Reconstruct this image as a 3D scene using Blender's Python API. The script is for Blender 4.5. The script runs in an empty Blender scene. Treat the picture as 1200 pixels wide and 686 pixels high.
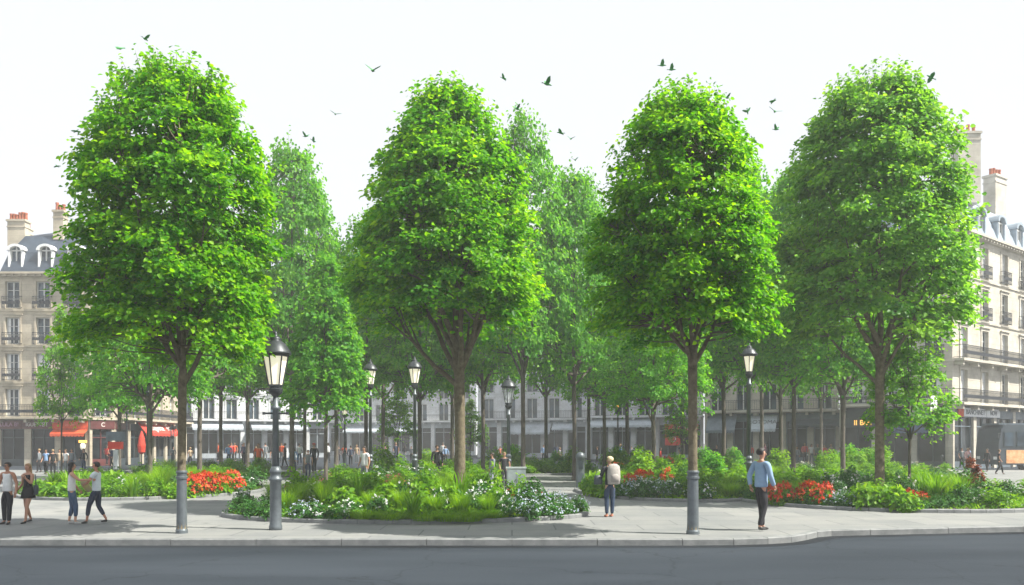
import bpy, bmesh, math, random
import numpy as np
from mathutils import Vector, Matrix
R = math.radians
scn = bpy.context.scene
COL = scn.collection
# ------------------------------------------------------------------ camera, sky, sun, exposure
CAM_H, HOR, F = 1.9, 518.0, 1000.0            # eye height, horizon row, focal length in photo pixels (1200 wide)
cam_d = bpy.data.cameras.new('camera'); cam = bpy.data.objects.new('camera', cam_d); COL.objects.link(cam)
cam.location = (0, 0, CAM_H); cam.rotation_euler = (R(90), 0, 0)
cam_d.sensor_width = 36; cam_d.lens = 30; cam_d.shift_y = (HOR - 343) / 1200
cam_d.clip_start = .1; cam_d.clip_end = 5000
scn.camera = cam
SUN_EL, SUN_AZ = 50, 105                        # azimuth clockwise from +Y (straight ahead)
world = bpy.data.worlds.new('World'); scn.world = world; world.use_nodes = True
nt = world.node_tree; nt.nodes.clear()
wo = nt.nodes.new('ShaderNodeOutputWorld'); bg = nt.nodes.new('ShaderNodeBackground'); bg.inputs[1].default_value = .1
sky = nt.nodes.new('ShaderNodeTexSky'); sky.sky_type = 'NISHITA'; sky.sun_disc = False
sky.sun_elevation = R(SUN_EL); sky.sun_rotation = R(SUN_AZ); sky.air_density = 1; sky.dust_density = 2
veil = nt.nodes.new('ShaderNodeMix'); veil.data_type = 'RGBA'; veil.inputs[0].default_value = .95
veil.inputs[7].default_value = (4.55, 4.68, 4.92, 1)   # thin bright overcast over the blue sky
nt.links.new(sky.outputs[0], veil.inputs[6]); nt.links.new(veil.outputs[2], bg.inputs[0]); nt.links.new(bg.outputs[0], wo.inputs[0])
sun_d = bpy.data.lights.new('sun', 'SUN'); sun = bpy.data.objects.new('sun', sun_d); COL.objects.link(sun)
sun_d.energy = 5.0; sun_d.angle = R(.5); sun_d.color = (1, .95, .84)
_dir = Vector((math.sin(R(SUN_AZ)) * math.cos(R(SUN_EL)), math.cos(R(SUN_AZ)) * math.cos(R(SUN_EL)), math.sin(R(SUN_EL))))
sun.rotation_euler = _dir.to_track_quat('Z', 'Y').to_euler(); sun.location = (30, 20, 40)
scn.view_settings.view_transform = 'Standard'; scn.view_settings.look = 'None'
scn.view_settings.exposure = 1.1; scn.view_settings.gamma = 1; scn.view_settings.use_curve_mapping = False
scn.cycles.max_bounces = 8; scn.cycles.diffuse_bounces = 3; scn.cycles.glossy_bounces = 3; scn.cycles.transmission_bounces = 4
scn.cycles.transparent_max_bounces = 8; scn.cycles.volume_bounces = 1
scn.cycles.use_denoising = True

rng = random.Random(7); nr = np.random.default_rng(7)
def gp(px, py, z=0.0):
    d = (CAM_H - z) * F / (py - HOR); return Vector(((px - 600) * d / F, d, z))
def at(px, d, z=0.0): return Vector(((px - 600) * d / F, d, z))
def hz(py, d): return CAM_H + (HOR - py) * d / F

# ------------------------------------------------------------------ materials
def node_mat(name):
    m = bpy.data.materials.new(name); m.use_nodes = True
    return m, m.node_tree, m.node_tree.nodes['Principled BSDF']
def pmat(name, col, rough=.6, metal=0, noise=.0, scale=4, bump=0, bscale=60, spec=.5, emit=None, es=1, col2=None):
    m, t, p = node_mat(name)
    p.inputs['Roughness'].default_value = rough; p.inputs['Metallic'].default_value = metal
    p.inputs['Specular IOR Level'].default_value = spec
    p.inputs['Base Color'].default_value = (*col, 1)
    if noise or col2:
        tc = t.nodes.new('ShaderNodeTexCoord'); n = t.nodes.new('ShaderNodeTexNoise'); n.inputs['Scale'].default_value = scale
        n.inputs['Detail'].default_value = 6; n.inputs['Roughness'].default_value = .65
        r = t.nodes.new('ShaderNodeValToRGB'); r.color_ramp.elements[0].position = .32; r.color_ramp.elements[1].position = .68
        c2 = col2 or tuple(min(1, c * (1 + noise)) for c in col); c1 = col if col2 else tuple(c * (1 - noise) for c in col)
        r.color_ramp.elements[0].color = (*c1, 1); r.color_ramp.elements[1].color = (*c2, 1)
        t.links.new(tc.outputs['Object'], n.inputs['Vector']); t.links.new(n.outputs[0], r.inputs[0]); t.links.new(r.outputs[0], p.inputs['Base Color'])
    if bump:
        tc = t.nodes.new('ShaderNodeTexCoord'); n = t.nodes.new('ShaderNodeTexNoise'); n.inputs['Scale'].default_value = bscale; n.inputs['Detail'].default_value = 5
        b = t.nodes.new('ShaderNodeBump'); b.inputs['Strength'].default_value = bump; b.inputs['Distance'].default_value = .02
        t.links.new(tc.outputs['Object'], n.inputs['Vector']); t.links.new(n.outputs[0], b.inputs['Height']); t.links.new(b.outputs[0], p.inputs['Normal'])
    if emit:
        p.inputs['Emission Color'].default_value = (*emit, 1); p.inputs['Emission Strength'].default_value = es
    return m
def leaf_mat(name, stops, trans=.38, tcol=1.6, rough=.45):
    """leaf tints vary from leaf to leaf (face attribute 'tint') ; thin leaves let light through"""
    m, t, p = node_mat(name)
    a = t.nodes.new('ShaderNodeAttribute'); a.attribute_name = 'tint'
    r = t.nodes.new('ShaderNodeValToRGB')
    while len(r.color_ramp.elements) < len(stops): r.color_ramp.elements.new(.5)
    for e, (x, c) in zip(r.color_ramp.elements, stops): e.position = x; e.color = (*c, 1)
    t.links.new(a.outputs['Fac'], r.inputs[0]); t.links.new(r.outputs[0], p.inputs['Base Color'])
    p.inputs['Roughness'].default_value = rough; p.inputs['Specular IOR Level'].default_value = .22
    tr = t.nodes.new('ShaderNodeBsdfTranslucent'); mul = t.nodes.new('ShaderNodeMix'); mul.data_type = 'RGBA'; mul.blend_type = 'MULTIPLY'
    mul.inputs[0].default_value = 1; mul.inputs[7].default_value = (tcol * 1.25, tcol * 1.1, tcol * .35, 1)
    t.links.new(r.outputs[0], mul.inputs[6]); t.links.new(mul.outputs[2], tr.inputs[0])
    ms = t.nodes.new('ShaderNodeMixShader'); ms.inputs[0].default_value = trans
    o = t.nodes['Material Output']
    t.links.new(p.outputs[0], ms.inputs[1]); t.links.new(tr.outputs[0], ms.inputs[2]); t.links.new(ms.outputs[0], o.inputs[0])
    return m
M = {}
M['leaf_bright'] = leaf_mat('linden leaf', [(0, (.024, .13, .010)), (.4, (.068, .245, .006)), (.75, (.15, .35, .004)), (1, (.22, .41, .005))], .5, 1.9)
M['leaf_cool'] = leaf_mat('pale leaf', [(0, (.045, .16, .028)), (.5, (.115, .30, .035)), (1, (.22, .42, .05))], .5, 1.8)
M['leaf_back'] = leaf_mat('garden tree leaf', [(0, (.035, .16, .024)), (.5, (.085, .28, .024)), (1, (.17, .38, .03))], .5, 1.8)
M['leaf_shrub'] = leaf_mat('shrub leaf', [(0, (.045, .15, .008)), (.5, (.11, .27, .008)), (1, (.21, .38, .014))], .4, 1.7)
M['leaf_dark'] = leaf_mat('dark shrub leaf', [(0, (.018, .08, .016)), (.5, (.04, .15, .026)), (1, (.09, .24, .04))], .25, 1.3)
M['grass'] = leaf_mat('grass blade', [(0, (.06, .17, .006)), (.5, (.14, .31, .007)), (1, (.26, .43, .012))], .45, 1.7)
M['white_petal'] = leaf_mat('white petal', [(0, (.50, .53, .58)), (1, (.72, .73, .72))], .2, .7)
M['blue_petal'] = leaf_mat('pale lilac petal', [(0, (.35, .42, .62)), (1, (.65, .70, .80))], .2, .7)
M['red_petal'] = leaf_mat('orange red petal', [(0, (.42, .025, .012)), (.6, (.62, .055, .015)), (1, (.80, .14, .04))], .2, .8)
M['pink_petal'] = leaf_mat('dusky pink petal', [(0, (.35, .05, .09)), (1, (.65, .16, .22))], .2, .8)
M['bark'] = pmat('bark', (.075, .060, .036), .9, noise=.0, col2=(.19, .16, .105), scale=9, bump=.8, bscale=28)
M['bark_grey'] = pmat('greyish bark', (.07, .06, .05), .9, col2=(.14, .12, .10), scale=7, bump=.7, bscale=22)
M['zinc'] = pmat('painted steel', (.115, .135, .15), .42, metal=.35, noise=.22, scale=6, bump=.08, bscale=90)
M['iron'] = pmat('dark iron', (.045, .052, .058), .42, metal=.4, noise=.25, scale=8)
M['lamp_glass'] = pmat('lit lantern glass', (.9, .85, .7), .3, emit=(1, .90, .66), es=.24)
M['rail'] = pmat('wrought iron', (.03, .035, .045), .5, metal=.3)
M['kerb'] = pmat('granite kerb', (.13, .14, .145), .75, noise=.0, col2=(.23, .24, .24), scale=3, bump=.35, bscale=70)
M['soil'] = pmat('garden soil', (.020, .016, .010), .95, col2=(.05, .04, .025), scale=5, bump=.8, bscale=30)
M['cream_window'] = pmat('painted window frame', (.55, .56, .55), .5)
M['roof_slate'] = pmat('blue grey zinc roof', (.055, .075, .105), .5, metal=.2, noise=.25, scale=1.2)
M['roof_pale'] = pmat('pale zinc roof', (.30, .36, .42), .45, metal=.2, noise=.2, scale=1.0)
M['pot'] = pmat('terracotta pot', (.34, .10, .05), .8, noise=.2, scale=6)
def glass_mat(name, col, sp=.45):
    m, t, p = node_mat(name)
    p.inputs['Base Color'].default_value = (*col, 1); p.inputs['Roughness'].default_value = .06; p.inputs['Specular IOR Level'].default_value = sp
    oi = t.nodes.new('ShaderNodeTexCoord'); n = t.nodes.new('ShaderNodeTexNoise'); n.inputs['Scale'].default_value = .8
    r = t.nodes.new('ShaderNodeValToRGB'); r.color_ramp.elements[0].position = .35; r.color_ramp.elements[1].position = .65
    r.color_ramp.elements[0].color = (*[c * .5 for c in col], 1); r.color_ramp.elements[1].color = (*[c * 1.9 for c in col], 1)
    t.links.new(oi.outputs['Object'], n.inputs[0]); t.links.new(n.outputs[0], r.inputs[0]); t.links.new(r.outputs[0], p.inputs['Base Color'])
    return m
def clear_mat(name):
    m, t, p = node_mat(name); p.inputs['Base Color'].default_value = (.75, .8, .82, 1); p.inputs['Roughness'].default_value = .1
    tb = t.nodes.new('ShaderNodeBsdfTransparent'); ms = t.nodes.new('ShaderNodeMixShader'); ms.inputs[0].default_value = .28
    t.links.new(tb.outputs[0], ms.inputs[1]); t.links.new(p.outputs[0], ms.inputs[2]); t.links.new(ms.outputs[0], t.nodes['Material Output'].inputs[0]); return m
M['clear'] = clear_mat('clear lantern glass')
M['glass'] = glass_mat('window glass', (.04, .06, .08), .4)
M['shop_glass'] = glass_mat('shop window glass', (.014, .018, .022), .25)
def stone_mat(name, c1, c2, bw=1.1, bh=.42, MT=.62):
    m, t, p = node_mat(name)
    tc = t.nodes.new('ShaderNodeTexCoord'); mp = t.nodes.new('ShaderNodeMapping')
    geo = t.nodes.new('ShaderNodeNewGeometry')
    # courses follow height; blocks run along whichever horizontal axis the wall follows
    sep = t.nodes.new('ShaderNodeSeparateXYZ'); add = t.nodes.new('ShaderNodeMath'); add.operation = 'ADD'; cmb = t.nodes.new('ShaderNodeCombineXYZ')
    t.links.new(tc.outputs['Object'], sep.inputs[0]); t.links.new(sep.outputs[0], add.inputs[0]); t.links.new(sep.outputs[1], add.inputs[1])
    t.links.new(add.outputs[0], cmb.inputs[0]); t.links.new(sep.outputs[2], cmb.inputs[1])
    b = t.nodes.new('ShaderNodeTexBrick'); b.inputs['Scale'].default_value = 1; b.inputs['Brick Width'].default_value = bw; b.inputs['Row Height'].default_value = bh
    b.inputs['Mortar Size'].default_value = .012; b.inputs['Color1'].default_value = (*c1, 1); b.inputs['Color2'].default_value = (*c2, 1)
    b.inputs['Mortar'].default_value = (*[c * MT for c in c1], 1)
    t.links.new(cmb.outputs[0], b.inputs['Vector'])
    n = t.nodes.new('ShaderNodeTexNoise'); n.inputs['Scale'].default_value = .7; n.inputs['Detail'].default_value = 8; n.inputs['Roughness'].default_value = .7
    t.links.new(tc.outputs['Object'], n.inputs[0])
    rr = t.nodes.new('ShaderNodeValToRGB'); rr.color_ramp.elements[0].position = .3; rr.color_ramp.elements[1].position = .65
    rr.color_ramp.elements[0].color = (.62, .60, .58, 1); rr.color_ramp.elements[1].color = (1, 1, 1, 1)
    t.links.new(n.outputs[0], rr.inputs[0])
    mx = t.nodes.new('ShaderNodeMix'); mx.data_type = 'RGBA'; mx.blend_type = 'MULTIPLY'; mx.inputs[0].default_value = 1
    t.links.new(b.outputs[0], mx.inputs[6]); t.links.new(rr.outputs[0], mx.inputs[7]); t.links.new(mx.outputs[2], p.inputs['Base Color'])
    bp = t.nodes.new('ShaderNodeBump'); bp.inputs['Strength'].default_value = .5; bp.inputs['Distance'].default_value = .03; bp.invert = True
    t.links.new(b.outputs['Fac'], bp.inputs['Height']); t.links.new(bp.outputs[0], p.inputs['Normal'])
    p.inputs['Roughness'].default_value = .85
    return m
M['stone'] = stone_mat('cream limestone', (.55, .49, .39), (.51, .46, .36), 1.2, .5, .75)
M['stone_light'] = stone_mat('pale limestone', (.57, .54, .47), (.53, .50, .43), 1.2, .5, .75)
M['stone_hazed'] = stone_mat('haze whitened stone', (.70, .73, .76), (.68, .71, .74), 2.2, .6, .88)  # far facades: the whitening of distant haze is put into the stone colour
M['shop_hazed'] = pmat('haze paled shopfront paint', (.34, .38, .42), .5, noise=.3, scale=1)  # far shopfronts and canopies, colour lightened to carry painted haze
M['shop_dark'] = pmat('dark shopfront paint', (.035, .05, .06), .5, noise=.3, scale=2)
M['shop_maroon'] = pmat('maroon shopfront paint', (.10, .025, .025), .5, noise=.3, scale=2)
M['shop_grey'] = pmat('blue grey shopfront paint', (.11, .14, .17), .5, noise=.3, scale=2)
M['orange'] = pmat('orange red awning', (.62, .085, .025), .7, noise=.2, scale=3)
M['red'] = pmat('red awning cloth', (.58, .045, .025), .75, noise=.2, scale=3)
M['pale_awning'] = pmat('grey white awning cloth', (.42, .47, .52), .8, noise=.15, scale=3)
M['letter'] = pmat('white lettering', (.80, .76, .72), .6)
M['letter_lilac'] = pmat('lilac lettering', (.50, .30, .42), .6)
M['letter_grey'] = pmat('grey lettering', (.12, .14, .16), .6)
M['letter_lit'] = pmat('lit amber lettering', (.8, .4, .1), .6, emit=(1, .45, .08), es=1.0)
M['white_paint'] = pmat('white paint', (.75, .76, .77), .5, noise=.08, scale=4)

# ------------------------------------------------------------------ mesh helpers
def tag(o, label=None, cat=None, group=None, kind=None):
    if label: o['label'] = label
    if cat: o['category'] = cat
    if group: o['group'] = group
    if kind: o['kind'] = kind
    return o
def empty(name, loc, label=None, cat=None, group=None, rz=0):
    o = bpy.data.objects.new(name, None); o.empty_display_size = .2; COL.objects.link(o); o.location = loc; o.rotation_euler = (0, 0, rz)
    return tag(o, label, cat, group)
def link(name, me, mat, parent=None, smooth=False):
    o = bpy.data.objects.new(name, me); COL.objects.link(o)
    if mat is not None:
        for x in (mat if isinstance(mat, (list, tuple)) else [mat]): me.materials.append(M[x] if isinstance(x, str) else x)
    if smooth: me.shade_smooth()
    if parent: o.parent = parent
    return o
class MB:
    def __init__(s): s.v = []; s.f = []; s.m = []; s.mi = 0; s.X = None
    def add(s, vs, fs):
        n = len(s.v); s.v += [tuple(s.X @ Vector(v)) if s.X is not None else tuple(v) for v in vs]
        s.f += [tuple(n + i for i in f) for f in fs]; s.m += [s.mi] * len(fs); return s
    def box(s, x0, x1, y0, y1, z0, z1):
        return s.add([(x0, y0, z0), (x1, y0, z0), (x1, y1, z0), (x0, y1, z0), (x0, y0, z1), (x1, y0, z1), (x1, y1, z1), (x0, y1, z1)],
                     [(0, 3, 2, 1), (4, 5, 6, 7), (0, 1, 5, 4), (1, 2, 6, 5), (2, 3, 7, 6), (3, 0, 4, 7)])
    def quad(s, a, b, c, d): return s.add([a, b, c, d], [(0, 1, 2, 3)])
    def tube(s, pts, rad, n=8, cap=True):
        pts = [Vector(p) for p in pts]
        if not isinstance(rad, (list, tuple)): rad = [rad] * len(pts)
        vs = []; fs = []
        up = Vector((0, 0, 1)); d0 = (pts[-1] - pts[0]).normalized()
        ref = Vector((1, 0, 0)) if abs(d0.z) > .7 else up
        for i, p in enumerate(pts):
            d = (pts[min(i + 1, len(pts) - 1)] - pts[max(i - 1, 0)])
            d = d.normalized() if d.length > 1e-9 else d0
            a = d.cross(ref).normalized(); b = d.cross(a).normalized()
            for k in range(n):
                t = 2 * math.pi * k / n; vs.append(p + (a * math.cos(t) + b * math.sin(t)) * rad[i])
        for i in range(len(pts) - 1):
            for k in range(n):
                fs.append((i * n + k, i * n + (k + 1) % n, (i + 1) * n + (k + 1) % n, (i + 1) * n + k))
        if cap: fs += [tuple(range(n)), tuple((len(pts) - 1) * n + k for k in reversed(range(n)))]
        return s.add(vs, fs)
    def lathe(s, prof, n=16, cx=0, cy=0, sx=1, sy=1, ph=0):
        vs = []; fs = []
        for r, z in prof:
            for k in range(n):
                t = 2 * math.pi * k / n + ph; vs.append((cx + r * math.cos(t) * sx, cy + r * math.sin(t) * sy, z))
        for i in range(len(prof) - 1):
            for k in range(n): fs.append((i * n + k, i * n + (k + 1) % n, (i + 1) * n + (k + 1) % n, (i + 1) * n + k))
        fs += [tuple(reversed(range(n))), tuple((len(prof) - 1) * n + k for k in range(n))]
        return s.add(vs, fs)
    def mesh(s, name):
        me = bpy.data.meshes.new(name); me.from_pydata(s.v, [], s.f)
        if any(s.m): me.polygons.foreach_set('material_index', s.m)
        me.update(); return me
    def build(s, name, mat, parent=None, smooth=False, loc=None):
        o = link(name, s.mesh(name), mat, parent, smooth)
        if loc is not None: o.location = loc
        return o
def np_mesh(name, V, Q, tint=None):
    me = bpy.data.meshes.new(name); V = np.asarray(V, np.float32); Q = np.asarray(Q, np.int32)
    me.vertices.add(len(V)); me.vertices.foreach_set('co', V.ravel())
    k = Q.shape[1]
    me.loops.add(Q.size); me.loops.foreach_set('vertex_index', Q.ravel())
    me.polygons.add(len(Q)); me.polygons.foreach_set('loop_start', np.arange(0, Q.size, k, dtype=np.int32))
    try: me.polygons.foreach_set('loop_total', np.full(len(Q), k, np.int32))
    except Exception: pass
    if tint is not None:
        a = me.attributes.new('tint', 'FLOAT', 'FACE'); a.data.foreach_set('value', np.asarray(tint, np.float32))
    me.update(calc_edges=True); return me
def norm(a): return a / np.maximum(np.linalg.norm(a, axis=-1, keepdims=True), 1e-9)
def leaves(P, N, D, L, W, fold=.18, tint=None):
    """P base points, N leaf normals, D growth directions, L lengths: six-cornered leaves folded along the midrib"""
    n = len(P); D = norm(D - N * (D * N).sum(1, keepdims=True)); S = np.cross(D, N)
    L = L[:, None]; w = L * W
    up = N * L * fold
    tip = P + D * L - N * L * .12
    lm = P + D * L * .28 - S * w * .5 + up; lu = P + D * L * .66 - S * w * .40 + up * .8
    rm = P + D * L * .28 + S * w * .5 + up; ru = P + D * L * .66 + S * w * .40 + up * .8
    V = np.stack([P, lm, lu, tip, ru, rm], 1).reshape(-1, 3)
    b = np.arange(n)[:, None] * 6
    Q = np.concatenate([b + np.array([[0, 3, 2, 1]]), b + np.array([[0, 5, 4, 3]])], 1).reshape(-1, 4)
    t = np.repeat(tint if tint is not None else nr.random(n), 2)
    return V, Q, t
def merge(parts):
    Vs, Qs, Ts = [], [], []; n = 0
    for V, Q, t in parts: Vs.append(V); Qs.append(Q + n); Ts.append(t); n += len(V)
    return np.concatenate(Vs), np.concatenate(Qs), np.concatenate(Ts)
def copy_tree(o, parent=None):
    c = o.copy(); COL.objects.link(c); c.parent = parent
    for ch in list(o.children): copy_tree(ch, c)
    return c

# ------------------------------------------------------------------ setting: ground, road, pavement, streets
def sheet(name, pts, z, mat, thick=0):
    me = bpy.data.meshes.new(name); bm = bmesh.new()
    top = [bm.verts.new((x, y, z)) for x, y in pts]; f = bm.faces.new(top)
    if f.normal.z < 0: f.normal_flip()
    if thick:
        bot = [bm.verts.new((x, y, z - thick)) for x, y in pts]; n = len(pts)
        for i in range(n): bm.faces.new((top[i], top[(i + 1) % n], bot[(i + 1) % n], bot[i]))
    bmesh.ops.recalc_face_normals(bm, faces=bm.faces[:]); 
    bm.to_mesh(me); bm.free()
    return tag(link(name, me, mat), kind='structure')
def asphalt(name, c, c2, sc):
    m, t, p = node_mat(name); tc = t.nodes.new('ShaderNodeTexCoord')
    n1 = t.nodes.new('ShaderNodeTexNoise'); n1.inputs['Scale'].default_value = sc; n1.inputs['Detail'].default_value = 8
    n2 = t.nodes.new('ShaderNodeTexNoise'); n2.inputs['Scale'].default_value = 45; n2.inputs['Detail'].default_value = 4
    r = t.nodes.new('ShaderNodeValToRGB'); r.color_ramp.elements[0].position = .36; r.color_ramp.elements[1].position = .64
    r.color_ramp.elements[0].color = (*c, 1); r.color_ramp.elements[1].color = (*c2, 1)
    mp = t.nodes.new('ShaderNodeMapping'); mp.inputs['Scale'].default_value = (.25, 1, 1)
    t.links.new(tc.outputs['Object'], mp.inputs[0]); t.links.new(mp.outputs[0], n1.inputs[0]); t.links.new(tc.outputs['Object'], n2.inputs[0])
    ad = t.nodes.new('ShaderNodeMath'); ad.operation = 'MULTIPLY_ADD'; ad.inputs[1].default_value = .35
    t.links.new(n2.outputs[0], ad.inputs[0]); mu = t.nodes.new('ShaderNodeMath'); mu.operation = 'MULTIPLY'; mu.inputs[1].default_value = .65
    t.links.new(n1.outputs[0], mu.inputs[0]); t.links.new(mu.outputs[0], ad.inputs[2]); t.links.new(ad.outputs[0], r.inputs[0])
    vo = t.nodes.new('ShaderNodeTexVoronoi'); vo.feature = 'DISTANCE_TO_EDGE'; vo.inputs['Scale'].default_value = .28
    wn = t.nodes.new('ShaderNodeTexNoise'); wn.inputs['Scale'].default_value = 1.3; wn.inputs['Detail'].default_value = 6
    va = t.nodes.new('ShaderNodeMix'); va.data_type = 'RGBA'; va.blend_type = 'ADD'; va.inputs[0].default_value = .9
    t.links.new(tc.outputs['Object'], wn.inputs[0]); t.links.new(tc.outputs['Object'], va.inputs[6]); t.links.new(wn.outputs['Color'], va.inputs[7]); t.links.new(va.outputs[2], vo.inputs['Vector'])
    cr = t.nodes.new('ShaderNodeValToRGB'); cr.color_ramp.elements[0].position = .0015; cr.color_ramp.elements[1].position = .006; cr.color_ramp.elements[0].color = (.68, .68, .68, 1)
    t.links.new(vo.outputs['Distance'], cr.inputs[0]); mc = t.nodes.new('ShaderNodeMix'); mc.data_type = 'RGBA'; mc.blend_type = 'MULTIPLY'; mc.inputs[0].default_value = 1
    t.links.new(r.outputs[0], mc.inputs[6]); t.links.new(cr.outputs[0], mc.inputs[7])
    t.links.new(mc.outputs[2], p.inputs['Base Color']); p.inputs['Roughness'].default_value = .9; p.inputs['Specular IOR Level'].default_value = .12
    b = t.nodes.new('ShaderNodeBump'); b.inputs['Strength'].default_value = .25; b.inputs['Distance'].default_value = .01
    t.links.new(n2.outputs[0], b.inputs['Height']); t.links.new(b.outputs[0], p.inputs['Normal']); return m
M['road'] = asphalt('asphalt', (.019, .025, .033), (.040, .049, .062), .5)
M['ground'] = asphalt('far asphalt', (.12, .13, .14), (.18, .19, .20), .3)
def paving(name):
    m, t, p = node_mat(name); tc = t.nodes.new('ShaderNodeTexCoord')
    b = t.nodes.new('ShaderNodeTexBrick'); b.inputs['Scale'].default_value = 1; b.inputs['Brick Width'].default_value = 1.9; b.inputs['Row Height'].default_value = 1.15
    b.inputs['Mortar Size'].default_value = .02; b.inputs['Mortar Smooth'].default_value = .3
    b.inputs['Color1'].default_value = (.255, .258, .252, 1); b.inputs['Color2'].default_value = (.218, .224, .222, 1); b.inputs['Mortar'].default_value = (.15, .155, .16, 1)
    wn = t.nodes.new('ShaderNodeTexNoise'); wn.inputs['Scale'].default_value = .35; wn.inputs['Detail'].default_value = 7; wn.inputs['Roughness'].default_value = .7
    r = t.nodes.new('ShaderNodeValToRGB'); r.color_ramp.elements[0].position = .3; r.color_ramp.elements[1].position = .7
    r.color_ramp.elements[0].color = (.70, .73, .77, 1); r.color_ramp.elements[1].color = (1.05, 1.04, 1.02, 1)
    mx = t.nodes.new('ShaderNodeMix'); mx.data_type = 'RGBA'; mx.blend_type = 'MULTIPLY'; mx.inputs[0].default_value = 1
    t.links.new(tc.outputs['Object'], b.inputs[0]); t.links.new(tc.outputs['Object'], wn.inputs[0]); t.links.new(wn.outputs[0], r.inputs[0])
    t.links.new(b.outputs[0], mx.inputs[6]); t.links.new(r.outputs[0], mx.inputs[7]); t.links.new(mx.outputs[2], p.inputs['Base Color'])
    n2 = t.nodes.new('ShaderNodeTexNoise'); n2.inputs['Scale'].default_value = 60; t.links.new(tc.outputs['Object'], n2.inputs[0])
    bp = t.nodes.new('ShaderNodeBump'); bp.inputs['Strength'].default_value = .2; bp.inputs['Distance'].default_value = .01
    t.links.new(n2.outputs[0], bp.inputs['Height']); t.links.new(bp.outputs[0], p.inputs['Normal'])
    p.inputs['Roughness'].default_value = .8; p.inputs['Specular IOR Level'].default_value = .2; return m
M['paving'] = paving('square paving')
sheet('ground', [(-600, -60), (600, -60), (600, 900), (-600, 900)], -.134, 'ground')
sheet('road', [(-70, 2), (70, 2), (70, 19.6), (-70, 19.6)], -.130, 'road')
# outline of the square's front edge, from the photograph's kerb line (left to right)
edge = [(-60, 16.7)]
for px, py in ((0, 632), (200, 632), (500, 632), (800, 632), (860, 631.6), (900, 630.5), (928, 628.8), (945, 626), (958, 623), (975, 621.6), (1020, 620.6), (1200, 617)):
    v = gp(px, py); edge.append((v.x, v.y))
edge.append((60, 19.9))
KW = .17
def offset_line(pts, w):
    out = []
    for i, (x, y) in enumerate(pts):
        a = pts[max(i - 1, 0)]; b = pts[min(i + 1, len(pts) - 1)]; dx, dy = b[0] - a[0], b[1] - a[1]; l = math.hypot(dx, dy)
        out.append((x - dy / l * w, y + dx / l * w))
    return out
inner = offset_line(edge, KW)
sheet('pavement', inner + [(60, 57.5), (-60, 57.5)], 0, 'paving', .13)
sheet('street', [(-110, 57.9), (110, 57.9), (110, 140), (-110, 140)], -.126, 'road')
# kerb stones along the front edge: one kerb, split by joints
def kerb_strip(name, pts, inn, z=0.0, h=.14, seg=1.0):
    mb = MB(); gap = .012
    for (a, b, c, d) in zip(pts[:-1], pts[1:], inn[1:], inn[:-1]):
        a, b, c, d = map(Vector, (a, b, c, d)); L = (b - a).length; n = max(1, round(L / seg))
        for k in range(n):
            t0, t1 = k / n + gap / L / 2, (k + 1) / n - gap / L / 2
            P = [a.lerp(b, t0), a.lerp(b, t1), d.lerp(c, t1), d.lerp(c, t0)]; zz = z + rng.uniform(-.004, .004)
            mb.add([(p.x, p.y, z - h) for p in P] + [(p.x, p.y, zz - .02 if i < 2 else zz) for i, p in enumerate(P)] + [(P[0].lerp(P[3], .12).x, P[0].lerp(P[3], .12).y, zz), (P[1].lerp(P[2], .12).x, P[1].lerp(P[2], .12).y, zz)],
                   [(0, 1, 5, 4), (4, 5, 9, 8), (8, 9, 6, 7), (2, 3, 7, 6), (0, 4, 8, 7, 3), (1, 2, 6, 9, 5), (0, 3, 2, 1)])
    o = mb.build(name, 'kerb'); return tag(o, kind='structure')
kerb_strip('kerb', edge, inner, z=.006, seg=1.9)
gut = offset_line(edge, -.32)
mbg = MB()
for i in range(len(edge) - 1): mbg.quad((*gut[i], -.126), (*gut[i + 1], -.126), (*edge[i + 1], -.126), (*edge[i], -.126))
M['gutter'] = asphalt('dark gutter', (.010, .012, .015), (.028, .033, .040), 1.2); tag(mbg.build('gutter', 'gutter'), kind='structure')  # narrow strip of darker asphalt along the kerb

BEDS = {}   # name: (cx, cy, rx, ry, phrase)
def bed(key, cx, cy, rx, ry, mound=.22):
    BEDS[key] = (cx, cy, rx, ry)
    n = 72
    def ring(o): return [(cx + (rx + o) * math.cos(2 * math.pi * k / n), cy + (ry + o) * math.sin(2 * math.pi * k / n)) for k in range(n + 1)]
    outer, inn = ring(0), ring(-.16)
    # counter-clockwise, so the inside lies to the left
    kerb_strip('bed_kerb', outer, inn, z=.10, h=.098, seg=.7)
    mb = MB(); N = 36; rings = 6
    vs = []; fs = []
    for j in range(rings + 1):
        t = j / rings
        for k in range(N):
            a = 2 * math.pi * k / N
            vs.append((cx + (rx - .17) * t * math.cos(a), cy + (ry - .17) * t * math.sin(a), .07 + mound * (1 - t * t)))
    for j in range(rings):
        for k in range(N): fs.append((j * N + k, (j + 1) * N + k, (j + 1) * N + (k + 1) % N, j * N + (k + 1) % N))
    mb.add(vs, fs); tag(mb.build('soil', 'soil', smooth=True), kind='structure')
def bed_z(key, x, y, mound=.22):
    cx, cy, rx, ry = BEDS[key]; t2 = ((x - cx) / rx) ** 2 + ((y - cy) / ry) ** 2
    return .06 + mound * max(0, 1 - t2)
bed('left', -13.8, 32.4, 4.3, 4.9)
bed('centre', -2.75, 22.4, 4.8, 2.7)
bed('middle', 6.0, 32.6, 3.6, 5.8)
bed('right', 12.2, 27.4, 4.9, 4.7)
bed('far_left', -4.6, 38, 3.9, 5.2)
bed('far_centre', -.6, 56 - 4.5, 5.2, 3.6)
bed('far_right', 9.3, 49, 5.6, 4.6)
bed('far_corner', 17.6, 43, 5.0, 5.0)
bed('far_edge', -16.5, 47, 4.6, 4.2)
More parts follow.
